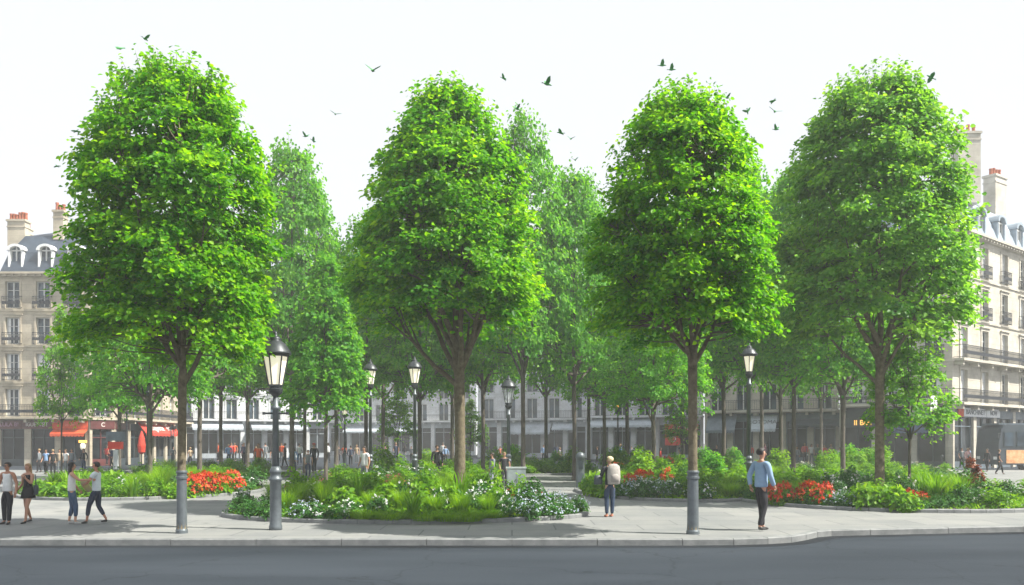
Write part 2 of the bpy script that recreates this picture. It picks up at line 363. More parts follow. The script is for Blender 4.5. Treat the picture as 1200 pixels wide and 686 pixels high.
# ------------------------------------------------------------------ buildings
def text_mesh(s, size, depth=.01):
    cu = bpy.data.curves.new('t', 'FONT'); cu.body = s; cu.size = size; cu.extrude = depth; cu.align_x = 'CENTER'; cu.align_y = 'CENTER'
    o = bpy.data.objects.new('t', cu); COL.objects.link(o)
    dg = bpy.context.evaluated_depsgraph_get(); me = bpy.data.meshes.new_from_object(o.evaluated_get(dg)); bpy.data.objects.remove(o); return me
def lettering(s, size, mat, parent, mtx, name='lettering', sx=1.0):
    me = text_mesh(s, size); me.transform(mtx @ Matrix.Rotation(R(90), 4, 'X') @ Matrix.Diagonal((sx, 1, 1, 1)))
    return link(name, me, mat, parent)

class Building:
    def __init__(s, label, outline, gh=4.6, fh=3.2, floors=4, stone='stone', roof='roof_slate', roof_h=(3.4, 4.4), name='apartment_building', detail=2):
        s.o = [Vector((x, y, 0)) for x, y in outline]; s.gh, s.fh, s.nf = gh, fh, floors; s.H = gh + fh * floors; s.detail = detail
        s.root = empty(name, s.o[0], label, 'building', 'apartment buildings round the square'); s.stone, s.roofm, s.rh = stone, roof, roof_h
        s.wall = MB(); s.cor = MB()
    def frame(s, i):
        a, b = s.o[i], s.o[(i + 1) % len(s.o)]; u = (b - a).normalized(); n = Vector((-u.y, u.x, 0))   # n points into the building
        m = Matrix.Identity(4); m.col[0][:3] = u; m.col[1][:3] = n; m.col[3][:3] = a - s.o[0]
        return m, (b - a).length
    def plain(s, i):
        m, W = s.frame(i); s.wall.X = m; s.wall.quad((0, 0, -.13), (W, 0, -.13), (W, 0, s.H), (0, 0, s.H)); s.wall.X = None
    def facade(s, i, bays, ww=1.15, shops='shop_dark', cont=(0,), awn=None, dormers=True, pil=.55, fascia='shop_dark', stop=True, balc=True):
        m, W = s.frame(i); root = s.root; bw = W / bays; H, gh, fh = s.H, s.gh, s.fh
        w = s.wall; w.X = m; D = .28
        def rect(x0, x1, z0, z1):
            w.quad((x0, 0, z0), (x1, 0, z0), (x1, 0, z1), (x0, 0, z1))
        def hole(x0, x1, z0, z1, D=D):
            w.quad((x0, 0, z0), (x0, D, z0), (x0, D, z1), (x0, 0, z1)); w.quad((x1, D, z0), (x1, 0, z0), (x1, 0, z1), (x1, D, z1))
            w.quad((x0, 0, z0), (x1, 0, z0), (x1, D, z0), (x0, D, z0)); w.quad((x0, D, z1), (x1, D, z1), (x1, 0, z1), (x0, 0, z1))
        for f in range(s.nf):
            z0 = gh + f * fh; wh = fh * (.74 if f else .76); zb = z0 + .12; zt = zb + wh
            for k in range(bays):
                c = (k + .5) * bw; x0, x1 = c - ww / 2, c + ww / 2
                rect(k * bw, x0, z0, z0 + fh); rect(x1, (k + 1) * bw, z0, z0 + fh); rect(x0, x1, z0, zb); rect(x0, x1, zt, z0 + fh); hole(x0, x1, zb, zt)
                # moulded surround belongs to the wall
                for a, b_, c_, d_ in ((x0 - .16, x0 - .003, zb, zt + .003), (x1 + .003, x1 + .16, zb, zt + .003), (x0 - .22, x1 + .22, zt + .006, zt + .2)):
                    w.box(a, b_, -.06, -.002, c_, d_)
                if f < s.nf - 1: w.box(x0 - .3, x1 + .3, -.16, -.002, zt + .22, zt + .3)
                s.window(m, x0, x1, zb, zt, D)
                if balc:
                    if f in cont: pass
                    else: s.balcony(m, x0 - .18, x1 + .18, zb, .28)
            if f in cont and balc: s.balcony(m, .08, W - .08, zb - .02, .75, True)
            c = s.cor; c.X = m
            if f: c.box(-.03, W + .03, -.09, -.001, z0 - .14, z0 + .02)
        c = s.cor; c.X = m
        if s.nf:
            c.box(-.12, W + .12, -.22, -.001, gh - .16, gh + .04); 
            c.box(-.25, W + .25, -.30, -.001, H - .28, H - .1); c.box(-.4, W + .4, -.52, -.001, H - .095, H + .08)
            n = int(W / .55)
            for k in range(n): x = (k + .5) * W / n; c.box(x - .09, x + .09, -.44, -.305, H - .26, H - .1)
        c.X = None
        # ground floor: stone piers, shopfronts between
        x = 0
        for k in range(bays + 1):
            a = max(0, k * bw - pil / 2); b_ = min(W, k * bw + pil / 2); w.box(a, b_, -.06, .5, -.13, gh - .16)
        w.quad((0, .5, gh - .9), (W, .5, gh - .9), (W, .5, gh), (0, .5, gh)); w.quad((0, .001, gh - .16), (W, .001, gh - .16), (W, .001, gh), (0, .001, gh))
        w.X = None
        fz0, fz1 = gh - .98, gh - .18
        for k in range(bays):
            x0, x1 = k * bw + pil / 2 + .005, (k + 1) * bw - pil / 2 - .005
            mb = MB(); mb.X = m
            mb.box(x0, x1, .10, .35, -.13, .45); mb.box(x0, x0 + .1, .12, .33, .45, fz0); mb.box(x1 - .1, x1, .12, .33, .45, fz0)
            mid = (x0 + x1) / 2; door = (k % 2 == 1)
            mb.box(mid - .04, mid + .04, .13, .32, .45, fz0); mb.box(x0 + .1, x1 - .1, .13, .32, fz0 - .7, fz0 - .62)
            mb.box(x0, x1, -.03, .36, fz0, fz1 - .003)
            sf = mb.build('shopfront', shops, root)
            g = MB(); g.X = m; g.quad((x0 + .1, .24, .45), (x1 - .1, .24, .45), (x1 - .1, .24, fz0), (x0 + .1, .24, fz0)); g.build('pane', 'shop_glass', sf)
        m2, _ = m, 0
        return m, W
    def window(s, m, x0, x1, z0, z1, D):
        mb = MB(); mb.X = m; y0, y1 = D - .1, D - .03; t = .06; c = (x0 + x1) / 2
        mb.box(x0, x0 + t, y0, y1, z0, z1); mb.box(x1 - t, x1, y0, y1, z0, z1); mb.box(x0 + t, x1 - t, y0, y1, z0, z0 + .1); mb.box(x0 + t, x1 - t, y0, y1, z1 - t, z1)
        mb.box(c - .05, c + .05, y0 - .01, y1, z0 + .1, z1 - t)
        if s.detail > 1:
            for q in (.36, .68): z = z0 + (z1 - z0) * q; mb.box(x0 + t, c - .05, y0 + .01, y1, z - .02, z + .02); mb.box(c + .05, x1 - t, y0 + .01, y1, z - .02, z + .02)
        o = mb.build('window', 'cream_window', s.root)
        g = MB(); g.X = m; g.quad((x0, D, z0), (x1, D, z0), (x1, D, z1), (x0, D, z1)); g.build('pane', 'glass', o)
        if s.detail > 1 and rng.random() < .55:   # open louvred shutter or drawn curtain behind the glass edge
            mb = MB(); mb.X = m; wd = (x1 - x0) * rng.uniform(.12, .3); a = x0 + t + .005
            mb.box(a, a + wd, D - .025, D - .012, z0 + .12, z1 - t); mb.box(x1 - t - wd, x1 - t - .005, D - .025, D - .012, z0 + .12, z1 - t); mb.build('curtain', 'white_paint', o)
    def balcony(s, m, x0, x1, z, dep, slab=False):
        mb = MB(); mb.X = m; h = .95; y = -dep
        if slab:
            mb.mi = 1; mb.box(x0, x1, y - .05, -.003, z - .2, z - .02); mb.mi = 0
            n = max(2, int((x1 - x0) / 2.4))
            mb.mi = 1
            for k in range(n + 1): xx = x0 + .3 + (x1 - x0 - .6) * k / n; mb.box(xx - .12, xx + .12, y + .1, -.003, z - .5, z - .2)
            mb.mi = 0
        r = .018 if s.detail > 1 else .03
        for zz in (z + .06, z + h): mb.box(x0, x1, y - r, y + r, zz - .02, zz + .02)
        for zz in (z + h - .16,): mb.box(x0, x1, y - r, y + r, zz - .012, zz + .012)
        n = max(3, int((x1 - x0) / (.13 if s.detail > 1 else .22)))
        for k in range(n + 1):
            xx = x0 + (x1 - x0) * k / n; mb.box(xx - .011, xx + .011, y - .011, y + .011, z + (.08 if slab else -.02), z + h - .02)
            if s.detail > 1 and k < n:
                xc = x0 + (x1 - x0) * (k + .5) / n; mb.box(xc - .045, xc + .045, y - .008, y + .008, z + .3, z + .55)
        for xx in (x0, x1): mb.box(xx - .012, xx + .012, y, -.003, z + h - .02, z + h + .02); mb.box(xx - .012, xx + .012, y, -.003, z + .04, z + .08)
        mb.build('balcony', ['rail', s.stone], s.root)
    def roof(s, inset=(.15, 1.5, 3.6)):
        n = len(s.o); P = [p - s.o[0] for p in s.o]
        def ins(d):
            out = []
            for i in range(n):
                a, b, c = P[i - 1], P[i], P[(i + 1) % n]; e1 = (b - a).normalized(); e2 = (c - b).normalized()
                n1 = Vector((-e1.y, e1.x, 0)); n2 = Vector((-e2.y, e2.x, 0)); k = 1 + n1.dot(n2)
                out.append(b + (n1 + n2) * d / max(k, .35))
            return out
        rings = [(ins(-.1), s.H + .082), (ins(inset[0]), s.H + .25), (ins(inset[0] + (inset[1] - inset[0]) * .35), s.H + s.rh[0] * .55), (ins(inset[1]), s.H + s.rh[0]), (ins(inset[1] + .25), s.H + s.rh[0] + .06), (ins(inset[2]), s.H + s.rh[1])]
        mb = MB(); vs = []; fs = []
        for r, z in rings: vs += [(p.x, p.y, z) for p in r]
        for j in range(len(rings) - 1):
            for k in range(n): fs.append((j * n + k, j * n + (k + 1) % n, (j + 1) * n + (k + 1) % n, (j + 1) * n + k))
        fs.append(tuple((len(rings) - 1) * n + k for k in range(n))); fs.append(tuple(reversed(range(n))))
        mb.add(vs, fs); s.roofo = mb.build('roof', s.roofm, s.root)
    def dormer(s, i, x, w=1.3, h=2.0, yoff=.35, z0=None):
        m, W = s.frame(i); z0 = s.H + .3 if z0 is None else z0; mb = MB(); mb.X = m
        mb.box(x - w / 2, x - w / 2 + .16, yoff, yoff + 1.9, z0, z0 + h); mb.box(x + w / 2 - .16, x + w / 2, yoff, yoff + 1.9, z0, z0 + h); mb.box(x - w / 2 + .16, x + w / 2 - .16, yoff, yoff + .2, z0, z0 + .25)
        # curved hood
        K = 10; R0, R1 = w / 2 - .16, w / 2 + .12; vs = []; fs = []
        for k in range(K + 1):
            t = math.pi * k / K
            for r, y in ((R1, yoff - .1), (R1, yoff + 2.0), (R0, yoff - .1), (R0, yoff + 2.0)): vs.append((x + r * math.cos(t), y, z0 + h + r * .72 * math.sin(t)))
        for k in range(K):
            a = k * 4; b_ = a + 4; fs += [(a, a + 1, b_ + 1, b_), (a + 2, b_ + 2, b_ + 3, a + 3), (a, b_, b_ + 2, a + 2)]
        mb.add(vs, fs); o = mb.build('dormer', 'white_paint' if s.roofm == 'roof_slate' else 'roof_pale', s.root)
        g = MB(); g.X = m; pts = [(x - R0, yoff + .25, z0 + .25), (x + R0, yoff + .25, z0 + .25)] + [(x + R0 * math.cos(math.pi * k / 8), yoff + .25, z0 + h + R0 * .72 * math.sin(math.pi * k / 8)) for k in range(9)]
        g.add(pts, [tuple(range(len(pts)))]); g.build('pane', 'glass', o)
        f = MB(); f.X = m; f.box(x - .05, x + .05, yoff + .15, yoff + .24, z0 + .25, z0 + h + R0 * .7); f.box(x - R0, x - .05, yoff + .15, yoff + .24, z0 + h - .05, z0 + h + .05); f.box(x + .05, x + R0, yoff + .15, yoff + .24, z0 + h - .05, z0 + h + .05)
        f.box(x - R0, x - R0 + .08, yoff + .15, yoff + .24, z0 + .25, z0 + h); f.box(x + R0 - .08, x + R0, yoff + .15, yoff + .24, z0 + .25, z0 + h); f.build('window_frame', 'cream_window', o)
    def chimney(s, px, d, w, dep, y_bot, y_top, pots, ang=0):
        c = at(px, d) - s.o[0]; mb = MB(); mb.X = Matrix.Translation(c) @ Matrix.Rotation(ang, 4, 'Z'); zt = hz(y_top, d); zb = hz(y_bot, d)
        mb.box(-w / 2, w / 2, -dep / 2, dep / 2, zb, zt); mb.box(-w / 2 - .09, w / 2 + .09, -dep / 2 - .09, dep / 2 + .09, zt + .002, zt + .18); mb.box(-w / 2 - .05, w / 2 + .05, -dep / 2 - .05, dep / 2 + .05, zt - .5, zt - .4)
        o = mb.build('chimney', s.stone, s.root)
        for k in range(pots):
            p = MB(); p.X = Matrix.Translation(c) @ Matrix.Rotation(ang, 4, 'Z'); x = -w / 2 + w * (k + .5) / pots; h = rng.uniform(.5, .72)
            p.lathe([(.14, zt + .18), (.12, zt + .18 + h * .8), (.15, zt + .18 + h * .82), (.14, zt + .18 + h)], 10, x, 0); p.build('chimney_pot', 'pot', o)
    def done(s):
        s.wall.build('wall', s.stone, s.root)
        if s.cor.v: s.cor.build('cornice', s.stone, s.root)
    def sign(s, i, x0, x1, z0, z1, mat, txt=None, size=.5, tm='letter', out=.14, sx=1):
        m, W = s.frame(i); mb = MB(); mb.X = m; mb.box(x0, x1, -out, -.065, z0, z1); o = mb.build('sign', mat, s.root)
        if txt: lettering(txt, size, tm, o, m @ Matrix.Translation(((x0 + x1) / 2, -out - .012, (z0 + z1) / 2)), sx=sx)
        return o
    def awning(s, i, x0, x1, z, drop, dep, mat, txt=None, size=.4, tm='letter'):
        m, W = s.frame(i); mb = MB(); mb.X = m; y = -.07
        n = 10; vs = []; 
        mb.quad((x0, y, z), (x1, y, z), (x1, y - dep, z - drop), (x0, y - dep, z - drop)); mb.quad((x0, y, z - .04), (x0, y - dep, z - drop - .04), (x1, y - dep, z - drop - .04), (x1, y, z - .04))
        mb.add([(x0, y, z - .04), (x0, y, z), (x0, y - dep, z - drop), (x0, y - dep, z - drop - .04)], [(0, 1, 2, 3)]); mb.add([(x1, y, z - .04), (x1, y, z), (x1, y - dep, z - drop), (x1, y - dep, z - drop - .04)], [(3, 2, 1, 0)])
        for k in range(n):
            a, b_ = x0 + (x1 - x0) * k / n, x0 + (x1 - x0) * (k + 1) / n; c = (a + b_) / 2; w = (b_ - a)
            mb.add([(a, y - dep, z - drop), (b_, y - dep, z - drop), (b_, y - dep, z - drop - .2), (c + w * .2, y - dep, z - drop - .27), (c - w * .2, y - dep, z - drop - .27), (a, y - dep, z - drop - .2)], [(0, 5, 4, 3, 2, 1)])
        o = mb.build('awning', mat, s.root)
        if txt:
            ang = math.atan2(dep, drop)
            lettering(txt, size, tm, o, m @ Matrix.Translation(((x0 + x1) / 2, y - dep / 2 - .03, z - drop / 2 + .02)) @ Matrix.Rotation(-ang, 4, 'X'))
        return o

# left corner building
L = at(-3, 71); b = at(104, 71); c = at(134, 72.8)
L1 = Building('cream corner building with slate mansard, arched dormers and red shop fascia', [(L.x, L.y), (b.x, b.y), (c.x, c.y), (c.x - 1.2, 92), (L.x, 92)], gh=3.9, fh=3.0, floors=4, stone='stone', roof='roof_slate', roof_h=(3.5, 4.4))
L1.facade(0, 3, shops='shop_dark', cont=(0,)); L1.facade(1, 1, ww=1.2, shops='shop_maroon', cont=(1,)); L1.facade(2, 6, shops='shop_dark', cont=(0,), ww=1.1); L1.plain(3); L1.plain(4); L1.roof()
for x in (1.35, 3.85, 6.3): L1.dormer(0, x, w=1.25, h=1.7, yoff=.25)
L1.dormer(1, 1.0, h=1.7, yoff=.25)
for x in (3, 7, 11): L1.dormer(2, x, h=1.7, yoff=.25)
L1.chimney(22, 73.2, 1.5, .8, 292, 261, 6); L1.chimney(71, 72.6, .85, .8, 282, 250, 3)
L1.chimney(28, 90, 1.5, .8, 300, 270, 4)
W0 = (b - L).length
L1.sign(0, 0.02, 2.1, 2.98, 3.68, 'shop_maroon', 'LULA B!', .46, 'letter_lilac'); L1.sign(0, 2.12, 4.6, 2.98, 3.68, 'shop_maroon', 'IGUETTEIT', .46, 'letter', sx=.85)
L1.sign(0, 4.62, W0 - .02, 2.98, 3.68, 'orange', 'as rie', .36, pmat('pinkish lettering', (.75, .25, .18), .6))
L1.awning(0, 4.7, W0 - .05, 2.95, .35, .6, 'orange')
L1.sign(1, .1, 2.2, 2.98, 3.68, 'shop_maroon', 'C', .5, 'letter'); L1.sign(2, .05, 3.0, 2.98, 3.68, 'shop_maroon')
L1.awning(2, 5.0, 14.5, 3.7, 1.0, .8, 'red', 'Coguette   Rd', 1.0)
L1.done()
# right corner building
q0 = at(984, 66.5); q1 = at(1116, 62); q2 = at(1228, 74)
R1 = Building('tall cream corner building with pale zinc mansard and big chimneys', [(q0.x, q0.y), (q1.x, q1.y), (q2.x, q2.y), (q2.x - 9, q2.y + 12), (at(986, q0.y + 14).x, q0.y + 14)], gh=4.7, fh=3.2, floors=4, stone='stone_light', roof='roof_pale', roof_h=(3.2, 4.6))
R1.facade(0, 3, shops='shop_dark', cont=(0,), ww=1.2, fascia='shop_grey'); R1.facade(1, 5, shops='shop_grey', cont=(0, 1), ww=1.15, pil=.5); R1.plain(2); R1.plain(3); R1.plain(4); R1.roof((.15, 1.5, 3.4))
m, Wr = R1.frame(1)
for k in range(5): R1.dormer(1, (k + .5) * Wr / 5, w=1.5, h=1.6, yoff=.2)
for k in range(3): R1.dormer(0, 1.4 + k * 2.6, w=1.4, h=1.6, yoff=.2)
R1.chimney(1131, 67, 1.75, 1.3, 240, 160, 4); R1.chimney(1166, 72, 1.9, 1.0, 255, 210, 4, R(35))
R1.sign(0, 5.4, Wr * 0 + 7.6, 3.78, 4.42, 'shop_grey'); R1.sign(0, .3, 3.2, 3.0, 3.7, 'shop_dark', 'II BIBI', .55, 'letter_lit', out=.2)
R1.sign(1, .75, 1.6, 3.75, 4.45, 'orange', 'P', .5, 'red'); R1.sign(1, 1.7, 5.6, 3.78, 4.42, 'white_paint', 'BANCHINET', .5, 'letter_grey', sx=1.2); R1.sign(1, 5.7, 8.2, 3.78, 4.42, 'white_paint', 'NOW', .5, 'letter_grey')
R1.awning(0, 4.0, 6.4, 3.6, .8, .9, pmat('navy awning', (.05, .08, .16), .7))
R1.done()
# right middle building
a0 = at(826, 84); a1 = at(983, 78)
R2 = Building('pale stone building with grey shopfronts behind the right lamp', [(a0.x, a0.y), (a1.x, a1.y), (at(981, 94).x, 94), (at(828, 98).x, 98)], gh=4.8, fh=3.3, floors=4, stone='stone_light', roof='roof_pale', detail=1)
R2.facade(0, 5, shops='shop_grey', cont=(0,), ww=1.3); R2.plain(1); R2.plain(2); R2.plain(3); R2.roof()
R2.awning(0, 4.4, 7.0, 4.4, 1.3, 1.0, 'pale_awning', 'ROTOMA', .62, 'letter_grey'); R2.awning(0, .4, 3.2, 4.6, 1.6, 1.1, 'shop_grey'); R2.sign(0, 8.2, 12.8, 4.0, 4.55, 'shop_grey')
R2.awning(0, 8.2, 12.9, 4.0, .5, 1.0, 'shop_dark'); R2.done()
# centre building
a0 = at(690, 100); a1 = at(824, 96)
C1 = Building('whitish building with wrought balconies and red shop sign in the haze', [(a0.x, a0.y), (a1.x, a1.y), (at(822, 112).x, 112), (at(692, 114).x, 114)], gh=4.8, fh=3.4, floors=4, stone='stone_hazed', roof='roof_pale', detail=1)
C1.facade(0, 5, shops='shop_hazed', cont=(0,), ww=1.3); C1.plain(1); C1.plain(2); C1.plain(3); C1.roof()
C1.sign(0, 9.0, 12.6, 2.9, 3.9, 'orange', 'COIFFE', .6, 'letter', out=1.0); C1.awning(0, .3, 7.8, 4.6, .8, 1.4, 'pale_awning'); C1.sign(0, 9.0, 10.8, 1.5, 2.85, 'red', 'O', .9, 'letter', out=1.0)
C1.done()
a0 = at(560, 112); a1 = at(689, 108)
C2 = Building('pale gabled building with striped canopy seen between two trunks', [(a0.x, a0.y), (a1.x, a1.y), (at(687, 124).x, 124), (at(562, 126).x, 126)], gh=4.8, fh=3.4, floors=4, stone='stone_hazed', roof='roof_pale', detail=1)
C2.facade(0, 5, shops='shop_hazed', cont=(0,), ww=1.4); C2.plain(1); C2.plain(2); C2.plain(3); C2.roof(); C2.awning(0, 4.5, 10, 4.5, 1.4, 1.4, 'shop_hazed'); C2.awning(0, 10.2, 13, 4.4, .8, 1.2, 'pale_awning'); C2.done()
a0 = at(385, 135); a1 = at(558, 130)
C3 = Building('very faint white building farthest off behind the middle trees', [(a0.x, a0.y), (a1.x, a1.y), (at(556, 150).x, 150), (at(387, 150).x, 150)], gh=5, fh=3.4, floors=4, stone='stone_hazed', roof='roof_pale', detail=1)
C3.facade(0, 7, shops='shop_hazed', cont=(0,), ww=1.5); C3.plain(1); C3.plain(2); C3.plain(3); C3.roof(); C3.awning(0, 3, 15, 4.4, .9, 1.4, 'pale_awning'); C3.done()
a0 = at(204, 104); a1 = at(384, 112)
L2 = Building('long whitish building with low shop canopies behind the red geraniums', [(a0.x, a0.y), (a1.x, a1.y), (at(382, 126).x, 126), (at(206, 124).x, 124)], gh=4.6, fh=3.3, floors=4, stone='stone_hazed', roof='roof_slate', detail=1)
L2.facade(0, 7, shops='shop_hazed', cont=(0,), ww=1.3); L2.plain(1); L2.plain(2); L2.plain(3); L2.roof(); L2.awning(0, 2.0, 8.0, 4.4, .8, 1.2, 'pale_awning'); L2.awning(0, 9.0, 16, 4.3, .7, 1.2, 'shop_hazed'); L2.done()

# ------------------------------------------------------------------ trees
def prof(t, kind):
    if kind == 'cone': xs, ys = (0, .08, .25, .5, .75, .92, 1), (.5, .85, 1, .8, .5, .22, .05)
    elif kind == 'round': xs, ys = (0, .08, .23, .46, .69, .83, .93, 1), (.78, .95, 1.02, 1.0, .88, .70, .48, .14)
    elif kind == 'column': xs, ys = (0, .08, .23, .46, .69, .83, .93, 1), (.80, .95, 1.0, 1.0, .94, .78, .55, .17)
    else: xs, ys = (0, .08, .23, .46, .68, .83, .93, 1), (.70, .92, 1.03, .96, .77, .53, .33, .08)
    return np.interp(t, xs, ys)
def make_tree_parts(seed, H, fork, cbot, Rx, tr, nclump, nleaf, leafL, kind='oval', nl=8, clump=.42, trunk_lean=0.0, skin=9, cx=0.0):
    r = np.random.default_rng(seed); pr = random.Random(seed)
    mb = MB()
    ph = r.uniform(0, 6.28, 4)
    def env(th, t): return Rx * prof(t, kind) * (1 + .04 * np.sin(2 * th + ph[0]) + .05 * np.sin(3 * th + ph[1] + 5 * t) + .05 * np.sin(5 * th + ph[2] - 7 * t) + .05 * np.sin(4 * th + 19 * t + ph[3]) + .045 * np.sin(9 * th - 23 * t))
    # trunk
    tp = [Vector((0, 0, -.1)), Vector((.0, 0, .35)), Vector((pr.uniform(-.03, .03) + trunk_lean * .3, pr.uniform(-.03, .03), fork * .5)), Vector((trunk_lean, pr.uniform(-.04, .04), fork))]
    mb.tube([tp[0], tp[1], tp[2], tp[3], tp[3] + Vector((.02, 0, .25))], [tr * 1.28, tr * 1.03, tr * .9, tr * .92, tr * .8], skin)
    F0 = tp[3]; limbs = []
    Hc = H - cbot
    def limb(start, end, r0, bow, n=9):
        pts = []; 
        for k in range(n + 1):
            t = k / n; p = start.lerp(end, t); out = Vector((end.x - start.x, end.y - start.y, 0)); 
            p = p + Vector((out.x, out.y, 0)) * bow * math.sin(math.pi * t) * .5 + Vector((pr.uniform(-1, 1), pr.uniform(-1, 1), pr.uniform(-.6, .6))) * .035 * (1 if 0 < k < n else 0) * (end - start).length * .25
            pts.append(p)
        rad = [r0 * (1 - .86 * (k / n) ** .8) + .004 for k in range(n + 1)]
        mb.tube(pts, rad, 7); limbs.append((pts, rad)); return pts, rad
    # leader
    limb(F0, Vector((cx + pr.uniform(-.15, .15), pr.uniform(-.15, .15), H - .35)), tr * .72, 0, 12)
    for k in range(nl):
        th = 2 * math.pi * (k + pr.uniform(-.3, .3)) / nl * 1.0 + ph[3]; t = pr.uniform(.12, .55) if k % 2 else pr.uniform(.35, .75)
        rr = float(env(th, t)) * pr.uniform(.62, .8); s0 = F0 + Vector((0, 0, pr.uniform(-.12, .10) * fork + Hc * .04 * (k % 3)))
        limb(s0, Vector((cx + rr * math.cos(th), rr * math.sin(th), cbot + t * Hc)), tr * pr.uniform(.42, .6), pr.uniform(.12, .4))
    main = list(limbs)
    for pts, rad in main:      # secondary limbs
        for q in range(3):
            i = pr.randint(3, len(pts) - 3); p = pts[i]; th = math.atan2(p.y, p.x) + pr.uniform(-.9, .9) if len(pts) < 12 else pr.uniform(0, 6.28)
            t = min(.93, max(.1, (p.z - cbot) / Hc + pr.uniform(.05, .25))); rr = float(env(th, t)) * pr.uniform(.6, .85)
            limb(p, Vector((cx + rr * math.cos(th), rr * math.sin(th), cbot + t * Hc)), rad[i] * .7, pr.uniform(0, .3), 6)
    # clumps
    th = r.uniform(0, 2 * np.pi, nclump); t = r.uniform(0, 1, nclump) ** .92
    keep = r.random(nclump) < np.clip(prof(t, kind) * 1.3, .25, 1); th, t = th[keep], t[keep]
    f = np.where(r.random(len(t)) < .78, r.uniform(.74, 1.0, len(t)), r.uniform(.25, .74, len(t)))
    # ragged silhouette: a few clumps stand out
    f = f * np.where(r.random(len(t)) < .14, 1.1, 1)
    hol = np.sin(3 * th + 8 * t + ph[1]) * np.sin(13 * t - 2 * th + ph[2]); k2 = ~((hol > .62) & (f > .7) & (r.random(len(t)) < .8)); th, t, f = th[k2], t[k2], f[k2]
    f = f * (1 + .07 * np.sin(6 * th + 11 * t + ph[0]) * np.clip(f, 0, 1))
    e = env(th, t) * f; C = np.stack([e * np.cos(th), e * np.sin(th), cbot + t * Hc + r.normal(0, .06, len(t)) + np.maximum(0, 1 - e / Rx) * .34 * Hc * np.clip(1 - t * 2.5, 0, 1)], 1)
    out0 = norm(C * np.array([1, 1, 0])); C[:, 0] += cx
    LP = np.array([tuple(p) for pts, _ in limbs for p in pts]); LR = np.array([x for _, rad in limbs for x in rad])
    parts = []
    cs = clump * (.75 + .5 * r.random(len(C)))
    for i, c in enumerate(C):
        dv = LP - c; dist = np.linalg.norm(dv, axis=1) + np.where(LP[:, 2] > c[2] - .05, 1.0, 0); j = int(dist.argmin())
        a = Vector(LP[j]); b_ = Vector(c); mid = a.lerp(b_, .5) + Vector((0, 0, -.06))
        mb.tube([a, mid, b_], [min(.022, LR[j] * .7), .011, .004], 4, False)
    n = len(C) * nleaf; idx = np.repeat(np.arange(len(C)), nleaf)
    out = out0
    q = norm(r.normal(0, 1, (n, 3))) * (r.random((n, 1)) ** .45); q *= np.array([1, 1, .42]); 
    # sprays droop outward
    P = C[idx] + q * cs[idx, None]; rad_out = ((P - C[idx]) * out[idx]).sum(1); P[:, 2] -= np.maximum(rad_out, 0) * .45 + .12 * r.random(n) * cs[idx]
    N = norm(out[idx] * .45 + np.array([0, 0, .8]) + r.normal(0, .42, (n, 3)))
    Dd = out[idx] * .7 + q * .8 + r.normal(0, .45, (n, 3)) + np.array([0, 0, -.25])
    Ls = leafL * (.7 + .6 * r.random(n))
    tint = np.clip(.5 + r.normal(0, .17, n) + (r.normal(0, .16, len(C)))[idx], 0, 1)
    parts.append(leaves(P, N, Dd, Ls, .82, .12, tint))
    # sprigs that stand out of the outline
    ns = int(nclump * .55); th = r.uniform(0, 6.283, ns); t = np.where(r.random(ns) < .22, r.uniform(.9, 1.0, ns), r.uniform(.05, .95, ns)); e = env(th, t) * .93
    B = np.stack([e * np.cos(th) + cx, e * np.sin(th), cbot + t * Hc], 1); o3 = norm(np.stack([np.cos(th), np.sin(th), np.zeros(ns)], 1))
    up = np.clip(t * 1.5 - .35, -.25, 1.3)[:, None]; Ds = norm(o3 * (1.05 - t[:, None] * .6) + np.array([0, 0, 1]) * up + r.normal(0, .25, (ns, 3))); Lg = clump * r.uniform(.7, 1.35, ns)
    for q_ in range(ns):
        a_ = Vector(B[q_] - Ds[q_] * clump * .8); e_ = Vector(B[q_] + Ds[q_] * Lg[q_] * .9); mb.tube([a_, a_.lerp(e_, .5) + Vector((0, 0, .02)), e_], [.009, .006, .002], 4, False)
    m2 = 13; ii = np.repeat(np.arange(ns), m2); s_ = np.tile(np.linspace(-.1, 1, m2), ns)[:, None]
    P = B[ii] + Ds[ii] * (Lg[ii, None] * s_) + r.normal(0, .05 * clump / .4, (ns * m2, 3))
    parts.append(leaves(P, norm(np.array([0, 0, .8]) + o3[ii] * .3 + r.normal(0, .4, (ns * m2, 3))), Ds[ii] * .6 + r.normal(0, .55, (ns * m2, 3)), leafL * (.6 + .55 * r.random(ns * m2)), .8, .12, np.clip(.55 + r.normal(0, .2, ns * m2), 0, 1)))
    # loose leaves at the outline
    m_ = nclump * 3; th = r.uniform(0, 6.283, m_); t = r.random(m_); e = env(th, t) * r.uniform(.97, 1.1, m_)
    P = np.stack([e * np.cos(th), e * np.sin(th), cbot + t * Hc], 1); o2 = norm(P * np.array([1, 1, 0])); P[:, 0] += cx
    parts.append(leaves(P, norm(o2 * .4 + np.array([0, 0, .7]) + r.normal(0, .5, (m_, 3))), o2 + r.normal(0, .5, (m_, 3)), leafL * (.6 + .5 * r.random(m_)), .8, .12, r.random(m_)))
    V, Q, T = merge(parts)
    return mb.mesh('trunk'), np_mesh('crown', V, Q, T)
def tree(name, label, loc, tm, cm, leafm, barkm, group=None, cat='tree', rz=0, scale=(1, 1, 1)):
    o = empty(name, loc, label, cat, group, rz); o.scale = scale
    for me, mt in ((tm, barkm), (cm, leafm)):
        if not me.materials: me.materials.append(M[mt])
    t = bpy.data.objects.new('trunk', tm); COL.objects.link(t); t.parent = o; tm.shade_smooth()
    c_ = bpy.data.objects.new('crown', cm); COL.objects.link(c_); c_.parent = o
    return o
